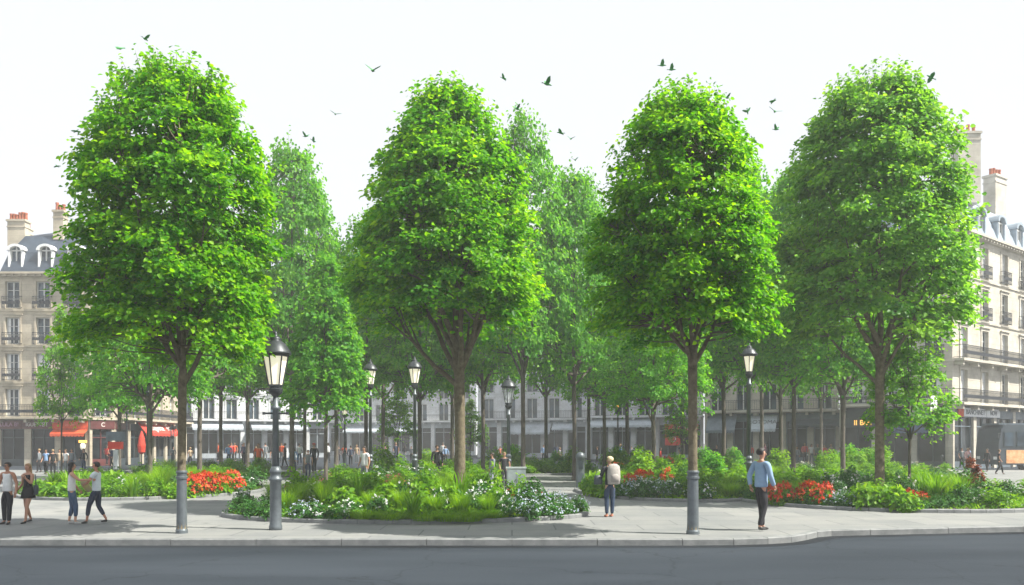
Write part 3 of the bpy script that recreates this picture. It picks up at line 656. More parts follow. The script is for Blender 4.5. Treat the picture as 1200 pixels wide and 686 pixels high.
def guard(parent, r0, h, name='trunk_guard'):
    mb = MB(); mb.lathe([(r0 * 1.22, 0), (r0 * 1.22, .06), (r0 * 1.06, .1), (r0 * 1.0, h - .12), (r0 * 1.0, h - .1), (r0 * 1.2, h - .09), (r0 * 1.2, h - .05), (r0 * 1.02, h - .04), (r0 * 1.02, h + .02), (r0 * 1.16, h + .03), (r0 * 1.16, h + .06), (r0 * .98, h + .08)], 20)
    return mb.build(name, 'zinc', parent, smooth=False)
def front_tree(name, label, px, d, top, hw, fork_y, cb_y, seed, leafm, tr, shift=0, **k):
    H = hz(top, d); fk = hz(fork_y, d); cb = hz(cb_y, d); Rx = hw * d / F
    tm, cm = make_tree_parts(seed, H, fk, cb, Rx, tr, cx=shift * d / F, **k)
    return tree(name, label, at(px, d), tm, cm, leafm, 'bark', 'large trees along the front of the square')
d1 = gp(213, 625).y
t1 = front_tree('street_tree', 'tall leafy tree with steel sleeved trunk on the pavement beside the big lamp', 213, d1, 84, 101, 446, 432, 11, 'leaf_bright', .095, shift=-10, nclump=560, nleaf=92, leafL=.102, nl=9, clump=.37, kind='column')
guard(t1, .1, hz(556, d1))
t2 = front_tree('street_tree', 'broad leafy tree with bare brown trunk rising from the central round bed', 538, 23.6, 110, 103, 448, 402, 23, 'leaf_bright', .165, shift=-14, nclump=560, nleaf=96, leafL=.135, nl=9, clump=.47)
d3 = gp(812, 626).y
t3 = front_tree('street_tree', 'leafy tree with steel sleeved trunk on the pavement between backpacker and man in blue', 812, d3, 118, 91, 420, 410, 35, 'leaf_bright', .105, shift=-14, nclump=520, nleaf=92, leafL=.098, nl=9, clump=.35, kind='round')
guard(t3, .112, hz(556, d3))
t4 = front_tree('street_tree', 'pale green leafy tree in the bed in front of the tall corner building', 1031, 26.5, 98, 103, 440, 412, 47, 'leaf_cool', .15, shift=-6, nclump=580, nleaf=96, leafL=.14, nl=9, clump=.5, kind='round')

def bark_post(): pass
proto = []
for sd, kind in ((101, 'oval'), (102, 'oval'), (103, 'oval')):
    proto.append(make_tree_parts(sd, 10, 3.1, 3.0, 2.6, .12, nclump=330, nleaf=48, leafL=.15, kind=kind, nl=8, clump=.5, skin=7))
cone = make_tree_parts(201, 10, 3.0, 2.7, 2.1, .11, nclump=380, nleaf=42, leafL=.19, kind='cone', nl=6, clump=.46, skin=7)
young = make_tree_parts(202, 5, 1.6, 1.5, 1.05, .04, nclump=120, nleaf=34, leafL=.11, kind='cone', nl=6, clump=.28, skin=6)
BT = [ # px, d, top y, half width px, prototype, label
 (176, 33, 268, 62, 0, 'tree with forked trunk above the shrubs between red awning and sleeved trunk'),
 (234, 38, 215, 62, 1, 'straight dark trunked tree just behind the left sleeved trunk'),
 (259, 52, 262, 50, 2, 'slim tree standing behind the orange red geraniums'),
 (342, 46, 176, 64, 1, 'high crowned tree behind the big lamp with the round steel collar'),
 (357, 52, 240, 48, 0, 'slender tree with thin forking trunk behind the big lamp'),
 (429, 47, 262, 56, 2, 'tree behind the post of the second lamp from the big one'),
 (449, 52, 250, 52, 0, 'forking tree between the two small lit lamps'),
 (492, 44, 270, 56, 1, 'tree whose trunk stands behind the lamp beside the brown trunk'),
 (566, 46, 232, 54, 2, 'thin forked tree just beyond the broad brown trunk'),
 (613, 41, 148, 62, 0, 'tall dark tree between the broad brown trunk and the grey pillar'),
 (673, 42, 205, 56, 1, 'dark straight tree beside the grey pillar on the path'),
 (708, 50, 300, 48, 2, 'smaller hazy tree behind the woman with the backpack'),
 (766, 37, 300, 58, 0, 'brown forking tree in the bed left of the sleeved trunk'),
 (848, 50, 240, 56, 1, 'tree in the hazy middle between sleeved trunk and black lamp'),
 (877, 42, 200, 56, 2, 'forking tree right behind the black lamp on the right'),
 (915, 46, 230, 50, 0, 'leaning tree between the man in blue and the pale facade'),
 (930, 40, 205, 58, 1, 'tree with dark upright trunk behind the red flowers by the man in blue'),
 (988, 38, 232, 64, 2, 'twin limbed tree in front of the dark canopied shop'),
 (640, 62, 280, 50, 1, 'hazy tree in front of the gabled pale building'),
 (800, 62, 300, 48, 0, 'hazy tree behind the orange shop sign'),
 (962, 58, 290, 44, 1, 'hazy tree before the grey white awning shop'),
 (394, 66, 300, 54, 1, 'faint tree far behind the small conical tree'),
 (530, 60, 270, 52, 0, 'hazy tree whose crown fills the gap behind the broad crown'),
 (735, 60, 270, 54, 2, 'hazy tree beside the amber traffic signal'),
 (690, 54, 236, 48, 0, 'hazy tree between grey pillar and small signal'),
 (893, 56, 240, 50, 1, 'hazy tree right of the black lamp before the grey white awning'),
 (290, 60, 300, 50, 2, 'faint tree in the haze before the long white facade'),
 (140, 44, 330, 44, 2, 'low crowned tree before the cream corner building'),
]
for i, (px, d, top, hw, pi, lab) in enumerate(BT):
    H = hz(top, d); s = H / 10; sw = hw * d / F / 2.6
    tree('garden_tree', lab, at(px, d), *proto[pi], 'leaf_back', 'bark_grey', 'trees standing in the garden behind', rz=i * 1.7, scale=(sw, sw, s))
d = 35; H = hz(306, d); tree('young_tree', 'small conical tree with low crown between big lamp and second lamp', at(382, d), *cone, 'leaf_back', 'bark_grey', 'trees standing in the garden behind', rz=.4, scale=(46 * d / F / 2.1,) * 2 + (H / 10,))
d = 27; H = hz(372, d); tree('young_tree', 'slim sapling with airy bright crown in the bed near the corner building', at(1066, d, .1), *young, 'leaf_cool', 'bark_grey', 'young slender trees', rz=1, scale=(46 * d / F / 1.05,) * 2 + (H / 5,))
yd = copy_tree
d = 45; H = hz(368, d)
o = tree('young_tree', 'slim sapling in front of the cream corner building shopfront', at(72, d), *young, 'leaf_cool', 'bark_grey', 'young slender trees', rz=2, scale=(26 * d / F / 1.05,) * 2 + (H / 5,))
for px, d, top, hw, lab in ((466, 62, 452, 22, 'tiny round sapling in the haze between the lit lamps'), (551, 66, 472, 20, 'tiny sapling seen right of the broad brown trunk'), (798, 60, 455, 18, 'tiny sapling by the orange shop sign')):
    tree('young_tree', lab, at(px, d), *young, 'leaf_cool', 'bark_grey', 'young slender trees', rz=px, scale=(hw * d / F / 1.05,) * 2 + (hz(top, d) / 5,))
# ------------------------------------------------------------------ plants
def shrub_mesh(seed, n, R0, H, L, W=.6, flat=.5, clumps=26):
    r = np.random.default_rng(seed); c = norm(r.normal(0, 1, (clumps, 3))); c[:, 2] = np.abs(c[:, 2]); c *= np.array([R0, R0, H]) * (.55 + .3 * r.random((clumps, 1)))
    idx = r.integers(0, clumps, n); q = norm(r.normal(0, 1, (n, 3))) * (r.random((n, 1)) ** .5) * np.array([.36 * R0, .36 * R0, .26 * H])
    P = c[idx] + q; P[:, 2] = np.maximum(P[:, 2], .02)
    out = norm(P * np.array([1, 1, .6]) + np.array([0, 0, .05])); N = norm(out * .6 + np.array([0, 0, .6]) + r.normal(0, .4, (n, 3))); D = out + r.normal(0, .6, (n, 3)) + np.array([0, 0, flat * .4])
    return leaves(P, N, D, L * (.6 + .8 * r.random(n)), W, .12, np.clip(.5 + r.normal(0, .2, n) + r.normal(0, .15, clumps)[idx], 0, 1))
def blades(seed, n, R0, H, w, bend=.8, seg=3, spread=.35):
    r = np.random.default_rng(seed); th = r.uniform(0, 6.283, n); rr = R0 * np.sqrt(r.random(n)) * spread
    base = np.stack([rr * np.cos(th), rr * np.sin(th), np.zeros(n)], 1); a = th + r.normal(0, .5, n); o = np.stack([np.cos(a), np.sin(a), np.zeros(n)], 1)
    s = np.stack([-np.sin(a), np.cos(a), np.zeros(n)], 1); h = H * (.55 + .55 * r.random(n)); reach = R0 * (.3 + .9 * r.random(n)) * bend
    V = []; 
    for k in range(seg + 1):
        t = k / seg; c = base + o * (reach * t ** 1.8)[:, None] + np.array([0, 0, 1]) * (h * (t * (1.45 - .45 * t * bend) if True else t))[:, None] * (1 - .12 * t * t)
        ww = (w * (1 - t) ** .7 * (.7 + .6 * r.random(n)) + .002)[:, None] * .5; V += [c - s * ww, c + s * ww]
    V = np.stack(V, 1); m = V.shape[1]; V = V.reshape(-1, 3); b = np.arange(n)[:, None] * m
    Q = np.concatenate([b + np.array([[2 * k, 2 * k + 1, 2 * k + 3, 2 * k + 2]]) for k in range(seg)], 1).reshape(-1, 4)
    return V, Q, np.repeat(np.clip(.5 + r.normal(0, .22, n), 0, 1), seg)
def flowers(seed, n, R0, H, size, petals=5, per=1, cl=.0, dome=True):
    r = np.random.default_rng(seed); P = norm(r.normal(0, 1, (n, 3))); P[:, 2] = np.abs(P[:, 2]) * .8 + .25; P = norm(P) * np.array([R0, R0, H]) * (.92 + .12 * r.random((n, 1)))
    P = np.repeat(P, per, 0); m = len(P)
    if per > 1: P = P + r.normal(0, cl, (m, 3)) * np.array([1, 1, .5])
    up = norm(P * np.array([.7, .7, .4]) + np.array([0, -.15, .5]) + r.normal(0, .25, (m, 3)))
    Pp = np.repeat(P, petals, 0); N = np.repeat(up, petals, 0); ref = norm(np.cross(N, np.array([.3, .2, .9]))); o2 = np.cross(N, ref)
    ang = np.tile(np.arange(petals) * 2 * np.pi / petals, m) + np.repeat(r.random(m) * 6, petals)
    D = ref * np.cos(ang)[:, None] + o2 * np.sin(ang)[:, None]
    return leaves(Pp + D * size * .05, norm(N + D * .0), D + N * .25, size * .5 * (.8 + .4 * np.repeat(r.random(m), petals)), .85, .1, np.repeat(r.random(m), petals))
def mk(name, pk): V, Q, T = merge(pk); return np_mesh(name, V, Q, T)
PL = {}   # kind: (name, [list of {part: (mesh, mat)}])
def proto_add(kind, name, variants): PL[kind] = (name, variants)
proto_add('shrub', 'leafy_shrub', [{'foliage': (mk('foliage', [shrub_mesh(s, 900, .5, .72, .085)]), 'leaf_shrub')} for s in (1, 2, 3)])
proto_add('dark', 'dark_shrub', [{'foliage': (mk('foliage', [shrub_mesh(s, 1000, .5, .62, .075)]), 'leaf_dark')} for s in (4, 5)])
proto_add('broad', 'broad_leaved_plant', [{'foliage': (mk('foliage', [shrub_mesh(s, 420, .5, .55, .15, .7, 1.0)]), 'leaf_shrub')} for s in (6, 7)])
proto_add('tall', 'tall_shrub', [{'foliage': (mk('foliage', [shrub_mesh(s, 1300, .75, 1.25, .12)]), 'leaf_back' if s == 9 else 'leaf_shrub')} for s in (8, 9, 10)])
proto_add('grass', 'ornamental_grass', [{'blades': (mk('blades', [blades(s, 420, .5, .52, .016)]), 'grass')} for s in (11, 12, 13)])
proto_add('low', 'low_grass_cushion', [{'blades': (mk('blades', [blades(s, 650, .55, .24, .012, .9, 2, .85)]), 'grass')} for s in (14, 15)])
proto_add('strap', 'strap_leaved_lily', [{'blades': (mk('blades', [blades(s, 75, .6, .72, .055, .9, 5, .25)]), 'leaf_shrub')} for s in (16, 17)])
proto_add('white', 'white_flowering_plant', [{'foliage': (mk('foliage', [shrub_mesh(s, 900, .48, .5, .075)]), 'leaf_dark'), 'blossom': (mk('blossom', [flowers(s, 10, .48, .52, .065, 5, 5, .055)]), 'white_petal')} for s in (18, 19, 20)])
proto_add('lilac', 'pale_flowering_plant', [{'foliage': (mk('foliage', [shrub_mesh(s, 900, .48, .5, .07)]), 'leaf_dark'), 'blossom': (mk('blossom', [flowers(s, 46, .48, .52, .045, 5, 3, .03)]), 'blue_petal')} for s in (21, 22)])
proto_add('red', 'red_geranium', [{'foliage': (mk('foliage', [shrub_mesh(s, 700, .48, .46, .085)]), 'leaf_shrub'), 'blossom': (mk('blossom', [flowers(s, 52, .50, .54, .075, 5, 6, .05)]), 'red_petal')} for s in (24, 25, 26)])
proto_add('pink', 'pink_flowering_plant', [{'foliage': (mk('foliage', [shrub_mesh(s, 600, .42, .46, .075)]), 'leaf_dark'), 'blossom': (mk('blossom', [flowers(s, 34, .44, .52, .06, 5, 5, .045)]), 'pink_petal')} for s in (27,)])
for k, (nm, vs) in PL.items():
    for v in vs:
        for pn, (me, mt) in v.items(): me.materials.append(M[mt])
BEDN = {'left': 'in the round bed behind the two walking couples', 'centre': 'in the round bed around the broad brown trunk', 'middle': 'in the bed behind the backpacker',
        'right': 'in the bed beside the man in the blue shirt', 'far_left': 'in the bed behind the lit lamps', 'far_centre': 'in the far bed below the gabled building',
        'far_right': 'in the far bed before the orange shop sign', 'far_corner': 'in the far bed before the dark canopied shop', 'far_edge': 'in the far bed past the red geraniums'}
KL = {'shrub': 'bright green small leaved shrub', 'dark': 'dark green rounded shrub', 'broad': 'broad leaved yellow green plant', 'tall': 'tall rounded green shrub', 'grass': 'tuft of long bright grass',
      'low': 'low cushion of fine grass', 'strap': 'lily with long arching strap leaves', 'white': 'dark leaved plant with white flower heads', 'lilac': 'plant dotted with tiny pale lilac flowers', 'red': 'orange red geranium', 'pink': 'dusky pink flowering plant'}
KC = {'low': 'grass', 'grass': 'grass plant'}
LAND = [(84, 'the woman in rolled jeans'), (136, 'the sign post'), (175, 'the unlit grey lamp'), (213, 'the left sleeved trunk'), (260, 'the slim back tree'), (323, 'the big lamp'), (382, 'the small conical tree'), (434, 'the second lit lamp'),
        (486, 'the third lit lamp'), (538, 'the broad brown trunk'), (596, 'the clear lantern lamp'), (640, 'the path mouth'), (680, 'the pillar machine'), (714, 'the backpacker'), (766, 'the brown forking tree'), (812, 'the right sleeved trunk'),
        (848, 'the hazy middle tree'), (878, 'the black lamp'), (905, 'the man in blue'), (930, 'the dark upright trunk'), (988, 'the twin limbed tree'), (1031, 'the pale crowned tree'), (1066, 'the slim sapling'), (1110, 'the stone pier'), (1145, 'the rust red plant'), (1185, 'the bus')]
USED = set()
placed = {k: [] for k in BEDS}
cnt = {}
def plant(kind, bedk, x, y, s=1.0, sz=None, label=None):
    nm, vs = PL[kind]; v = vs[rng.randrange(len(vs))]
    z = bed_z(bedk, x, y) - .03
    cx, cy, rx, ry = BEDS[bedk]; t2 = ((x - cx) / rx) ** 2 + ((y - cy) / ry) ** 2
    zone = 'by the kerb' if (y < cy and t2 > .6) else ('at the bed back' if (y > cy and t2 > .5) else 'mid bed')
    px = 600 + x * F / y; lx, ln = min(LAND, key=lambda q: abs(q[0] - px)); rel = 'in line with' if abs(px - lx) < 9 else ('right of' if px > lx else 'left of')
    dist = 'close' if y < 25 else 'farther'
    tries = [f"{KL[kind]} {zone} {rel} {ln}"] + [f"{w} {KL[kind]} {zone} {rel} {ln}" for w in ((('low',) if s < .9 else ('tall',)) + (('narrow',) if s < 1 else ('broad',)))] + [f"second {KL[kind]} {zone} {rel} {ln}"]
    lab = next((t_ for t_ in tries if t_ not in USED), tries[0]); USED.add(lab); lab = ' '.join(lab.split()[:16]); grp = f"{KL[kind]}s {BEDN[bedk]}"
    if kind in ('white', 'lilac', 'red', 'pink') or len(v) > 1:
        o = empty(nm, (x, y, z), lab, 'flowering plant', grp, rng.uniform(0, 6.28))
        for pn, (me, mt) in v.items(): c = bpy.data.objects.new(pn, me); COL.objects.link(c); c.parent = o
    else:
        pn, (me, mt) = list(v.items())[0]; o = bpy.data.objects.new(nm, me); COL.objects.link(o); o.location = (x, y, z); o.rotation_euler = (0, 0, rng.uniform(0, 6.28)); tag(o, lab, KC.get(kind, 'shrub'), grp)
    sz = s if sz is None else sz
    if bedk == 'centre' and y > cy - .6: sz *= 1.22
    o.scale = (s * rng.uniform(.92, 1.1), s * rng.uniform(.92, 1.1), sz * rng.uniform(.88, 1.12)); placed[bedk].append((x, y, .5 * s if kind != 'tall' else .75 * s)); cnt[kind] = cnt.get(kind, 0) + 1
    return o
def inb(bedk, x, y, m=.35):
    cx, cy, rx, ry = BEDS[bedk]; return ((x - cx) / (rx - m)) ** 2 + ((y - cy) / (ry - m)) ** 2 < 1
def pp(kind, bedk, px, d, s=1.0, sz=None, label=None):
    v = at(px, d)
    if not inb(bedk, v.x, v.y, .1):   # pull in to the bed
        cx, cy, rx, ry = BEDS[bedk]; e = Vector((v.x - cx, v.y - cy)); k = math.sqrt((e.x / (rx - .42)) ** 2 + (e.y / (ry - .42)) ** 2)
        if k > 1: v.x = cx + e.x / k; v.y = cy + e.y / k
    return plant(kind, bedk, v.x, v.y, s, sz, label)
# patches the photo shows, front bed first
for px, d in ((282, 21.6), (300, 21.0), (318, 20.7)): pp('dark', 'centre', px, d, .8)
for px, d, s in ((286, 22.6, .75), (318, 22.0, .75)): pp('white', 'centre', px, d, s, .95)
for px, d in ((352, 20.4), (372, 20.25), (394, 20.2), (362, 21.0), (408, 20.8)): pp('white' if px > 365 else 'lilac', 'centre', px, d, .72)
for px, d in ((432, 20.15), (458, 20.05), (500, 19.98), (526, 19.98), (548, 20.0), (574, 20.02), (598, 20.1)): pp('low', 'centre', px, d, .8, .85)
for px, d in ((336, 21.6), (350, 22.4), (380, 22.0), (322, 23.2)): pp('grass', 'centre', px, d, .85, 1.15)
for px, d in ((436, 21.3), (470, 21.1), (510, 20.9), (540, 20.8), (572, 20.9)): pp('grass', 'centre', px, d, .8, .95)
pp('strap', 'centre', 484, 20.3, .75, .9); pp('strap', 'centre', 540, 22.2, .8, 1.1); pp('strap', 'centre', 420, 22.6, .8, 1.1)
for px, d in ((442, 20.7), (555, 21.4), (588, 21.2), (512, 21.5), (474, 21.9)): pp('white', 'centre', px, d, .6, 1.0)
for px, d in ((606, 21.0), (624, 20.6), (644, 20.9), (662, 21.4), (640, 21.9), (616, 22.1), (676, 22.2), (654, 23.0)): pp('lilac', 'centre', px, d, .74, .85)
for px, d in ((620, 20.25), (646, 20.6)): pp('white', 'centre', px, d, .5, .6)
for px, d in ((600, 24.2), (616, 24.4), (632, 23.8)): pp('red', 'centre', px, d, .42, .8)
for px, d in ((338, 24.0), (354, 24.2)): pp('red', 'centre', px, d, .42, .95)
for px, d in ((450, 24.6), (468, 24.4), (484, 24.7)): pp('pink', 'centre', px, d, .45, 1.1)
for px, d in ((466, 23.4), (520, 24.2)): pp('grass', 'centre', px, d, .85, 1.3)
for px, d in ((400, 23.3), (436, 23.0), (500, 23.0), (576, 23.4), (556, 24.3), (350, 23.2)): pp('shrub', 'centre', px, d, .95, 1.25)
for px, d in ((492, 21.9), (526, 21.9), (404, 21.9)): pp('broad', 'centre', px, d, .8, 1.0)
# left bed
for px, d in ((228, 29.3), (244, 29.1), (256, 29.4), (266, 29.9), (238, 30.3), (224, 30.8), (272, 31.2)): pp('red', 'left', px, d, .92, 1.25)
for px, d in ((205, 28.6), (224, 28.2), (244, 28.2), (262, 28.6), (278, 29.6)): pp('broad', 'left', px, d, .85, .9)
for px, d in ((64, 31.5), (80, 30.4), (96, 29.6), (114, 29.0), (134, 28.5), (156, 28.2), (182, 28.1)): pp('shrub' if px % 4 else 'strap', 'left', px, d, .95, 1.05)
for px, d in ((70, 33.5), (90, 32), (110, 31), (135, 30.4), (160, 30), (188, 30)): pp('broad' if px % 4 else 'grass', 'left', px, d, 1.0, 1.3)
pp('white', 'left', 140, 29.4, .7, 1.0); pp('white', 'left', 158, 29.2, .7, 1.0)
# middle bed
for px, d in ((740, 28.2), (756, 27.9), (772, 27.8), (786, 28.0), (748, 29.0), (766, 28.9), (728, 28.7)): pp('lilac' if px % 3 else 'white', 'middle', px, d, .9, 1.15)
for px, d in ((738, 30.2), (748, 30.6), (760, 31), (782, 31.5), (752, 31.6)): pp('red', 'middle', px, d, .62, 1.2)
for px, d in ((850, 36), (872, 37.5), (754, 36)): pp('red', 'middle', px, d, .62, 1.2)
for px, d in ((692, 30.6), (704, 29.6), (716, 29.0), (696, 32.4), (712, 31.4)): pp('broad', 'middle', px, d, .95, 1.25)
for px, d in ((806, 28.2), (826, 28.6), (842, 29.3), (856, 30.2), (866, 31.5), (836, 30.6), (815, 29.8)): pp('shrub' if px % 4 else 'grass', 'middle', px, d, 1.0, 1.3)
# right bed
for px, d in ((934, 24.4), (948, 23.9), (906, 25.6), (918, 25.2), (944, 25.2)): pp('red', 'right', px, d, .62, 1.15)
for px, d in ((870, 27.2), (880, 26.2), (892, 25.2), (912, 24.2), (928, 23.7)): pp('dark', 'right', px, d, .7, .85)
for px, d in ((948, 23.3), (966, 23.2), (984, 23.1)): pp('lilac', 'right', px, d, .7, .9)
for px, d in ((1004, 23.1), (1024, 23.05), (1044, 23.1), (1060, 23.15), (1014, 23.9), (1036, 23.9)): pp('broad', 'right', px, d, .85, 1.15)
for px, d in ((1076, 23.2), (1094, 23.3), (1110, 23.5)): pp('dark', 'right', px, d, .65, .6)
for px, d in ((1066, 24.2), (1080, 24.3)): pp('red', 'right', px, d, .45, .7)
for px, d in ((1128, 23.9), (1144, 24.3), (1162, 24.9), (1178, 25.6), (1150, 25.2)): pp('white' if px in (1144, 1162) else 'dark', 'right', px, d, .85, 1.0)
for px, d in ((1098, 24.6), (1112, 24.6), (1126, 24.9), (1104, 25.6), (1120, 25.9), (1086, 25.4)): pp('strap' if px % 4 else 'grass', 'right', px, d, 1.0, 1.35)
for px, d in ((980, 26.2), (1000, 26.6), (1016, 27.4), (1060, 26.0), (992, 28.0), (972, 27.6)): pp('white', 'right', px, d, .75, 1.4)
# fill what is left of each bed
FILL = {'left': (('shrub', 3), ('grass', 2), ('dark', 1), ('broad', 1), ('white', .6)), 'centre': (('shrub', 4), ('grass', 2), ('dark', 2), ('lilac', 1), ('white', 1), ('broad', 1)), 'middle': (('shrub', 3), ('grass', 2), ('dark', 2), ('white', 1), ('tall', 2)),
        'right': (('grass', 2), ('shrub', 4), ('dark', 1), ('tall', 1)), 'far_left': (('tall', 1.2), ('shrub', 4), ('grass', 2), ('white', 1), ('pink', 1)), 'far_centre': (('tall', 4), ('shrub', 1)), 'far_right': (('tall', 4), ('shrub', 1), ('red', .6)),
        'far_corner': (('tall', 4), ('grass', 1), ('white', 1)), 'far_edge': (('shrub', 3), ('grass', 1), ('white', .5))}
GAP = {'left': .95, 'centre': .8, 'middle': 1.0, 'right': .95, 'far_left': 1.35, 'far_centre': 1.5, 'far_right': 1.5, 'far_corner': 1.5, 'far_edge': 1.5}
SZ = {'left': 1.15, 'centre': .95, 'middle': 1.2, 'right': 1.15, 'far_left': 1.25, 'far_centre': 1.25, 'far_right': 1.25, 'far_corner': 1.25, 'far_edge': 1.2}
LIM = {'left': 34, 'centre': 26, 'middle': 30, 'right': 34, 'far_left': 36, 'far_centre': 24, 'far_right': 26, 'far_corner': 26, 'far_edge': 20}
for bk, (cx, cy, rx, ry) in BEDS.items():
    n = 0
    for _ in range(900):
        if n >= LIM[bk]: break
        a = rng.uniform(0, 6.283); t = math.sqrt(rng.random()); x, y = cx + rx * t * math.cos(a), cy + ry * t * math.sin(a)
        if not inb(bk, x, y, .45): continue
        g = GAP[bk]
        if any((x - a_) ** 2 + (y - b_) ** 2 < (g * .5 + r_ * .62) ** 2 for a_, b_, r_ in placed[bk]): continue
        ks = [k for k, w in FILL[bk]]; k = rng.choices(ks, [w for _, w in FILL[bk]])[0]
        if k == 'tall' and y < cy: k = 'shrub'
        s = SZ[bk] * rng.uniform(.85, 1.15); plant(k, bk, x, y, s * (.8 if k in ('tall',) else 1), s * (1 if k != 'tall' else .95) * (.85 if y < cy else 1.05)); n += 1
# ground cover between the plants: nobody could count its blades
for bk, (cx, cy, rx, ry) in BEDS.items():
    n = 9000 if not bk.startswith('far') else 5000; r = np.random.default_rng(hash(bk) % 1000 if False else len(bk) * 7)
    th = r.uniform(0, 6.283, n); t = np.sqrt(r.random(n)); P = np.stack([(rx - .25) * t * np.cos(th), (ry - .25) * t * np.sin(th), .07 + .22 * (1 - t * t)], 1)
    N = norm(np.array([0, 0, .7]) + r.normal(0, .5, (n, 3))); D = r.normal(0, .6, (n, 3)) + np.array([0, 0, .7])
    V, Q, T = leaves(P, N, D, .13 * (.6 + .8 * r.random(n)), .5, .1)
    o = link('ground_cover', np_mesh('ground_cover', V, Q, T), 'leaf_shrub'); o.location = (cx, cy, 0); tag(o, 'low leafy ground cover ' + BEDN[bk], 'ground cover', kind='stuff')

# ------------------------------------------------------------------ street lamps
def lamp(label, px, d, top_y, w=.62, base_h=1.05, lit=True, arm=True):
    H = hz(top_y, d); o = empty('street_lamp', at(px, d), label, 'street lamp', 'lantern topped street lamps'); k = w / .62
    lh = 1.28 * k; pz = H - lh; mb = MB(); b = .118 * max(.8, k)
    mb.lathe([(b * 1.12, -.02), (b * 1.12, .08), (b, .12), (b * .96, base_h), (b * 1.14, base_h + .02), (b * 1.16, base_h + .06), (b * .9, base_h + .09), (b * .85, base_h + .17), (b * 1.02, base_h + .19), (b * 1.02, base_h + .22), (b * .72, base_h + .32)], 20)
    mb.build('base', 'zinc', o, True)
    mb = MB(); mb.lathe([(b * .62, base_h + .3), (b * .5, pz - .35), (b * .8, pz - .33), (b * .8, pz - .28), (b * .5, pz - .25), (b * .45, pz - .04)], 16); mb.build('post', 'zinc', o, True)
    if arm:
        mb = MB(); z = pz - .45; mb.tube([(-.24 * k, 0, z + .03), (.24 * k, 0, z + .03)], [.018, .018], 8); mb.lathe([(.03, z), (.03, z + .06)], 8, -.24 * k); mb.lathe([(.03, z), (.03, z + .06)], 8, .24 * k); mb.build('crossbar', 'iron', o)
    # cradle, cage, glass, roof
    mb = MB(); mb.lathe([(.055 * k, pz - .06), (.13 * k, pz + .02), (.15 * k, pz + .10), (.12 * k, pz + .12), (.125 * k, pz + .17)], 16); zb, zt = pz + .16 * k, pz + .78 * k; r0, r1 = .135 * k, .245 * k
    for q in range(6):
        a = math.pi * q / 3 + .26; mb.tube([(r0 * math.cos(a), r0 * math.sin(a), zb), (r1 * math.cos(a), r1 * math.sin(a), zt)], [.014 * k, .016 * k], 6)
    mb.lathe([(r0 * 1.1, zb - .01), (r0 * 1.12, zb + .03)], 6, ph=.26); mb.lathe([(r1 * 1.08, zt - .02), (r1 * 1.1, zt + .02)], 6, ph=.26); mb.build('lantern_frame', 'iron', o)
    mb = MB(); mb.lathe([(r0 * .95, zb + .035), (r1 * .95, zt - .025)], 6, ph=.26); mb.build('lantern_glass', 'lamp_glass' if lit else 'clear', o)
    mb = MB(); mb.lathe([(.31 * k, zt + .025), (.315 * k, zt + .05), (.30 * k, zt + .085), (.25 * k, zt + .16 * k), (.20 * k, zt + .24 * k), (.12 * k, zt + .29 * k), (.10 * k, zt + .31 * k), (.115 * k, zt + .34 * k), (.07 * k, zt + .38 * k), (.035 * k, zt + .40 * k), (.045 * k, zt + .44 * k), (.012 * k, zt + .50 * k)], 20); mb.build('lantern_cap', 'iron', o, True)
    return o
dl = gp(323, 621).y
lamp('big lit lantern lamp on grey steel post at the pavement kerb', 323, dl, 388, .66)
lamp('lit lamp between the small conical tree and the brown trunk, nearer its lone trunk', 434, 37, 421, .62, arm=False)
lamp('lit lamp just left of the broad brown trunk, tallest of the small lamps', 486, 37.5, 418, .66, arm=False)
lamp('smallest lit lamp far off between the conical tree and its neighbour', 404, 60, 468, .62, arm=False)
lamp('black lit lamp rising behind the man in the blue shirt', 878, 32.5, 402, .62, arm=False)
lamp('unlit grey lamp among limbs behind the left sleeved trunk', 174, 33.2, 412, .62, lit=False, arm=False)
lamp('thin lamp with a clear lantern between brown trunk and dark tree', 596, 37, 440, .68, lit=False, arm=False)
lamp('slim dark lamp far off near the corner building red awning', 202, 62, 497, .5, lit=False, arm=False)

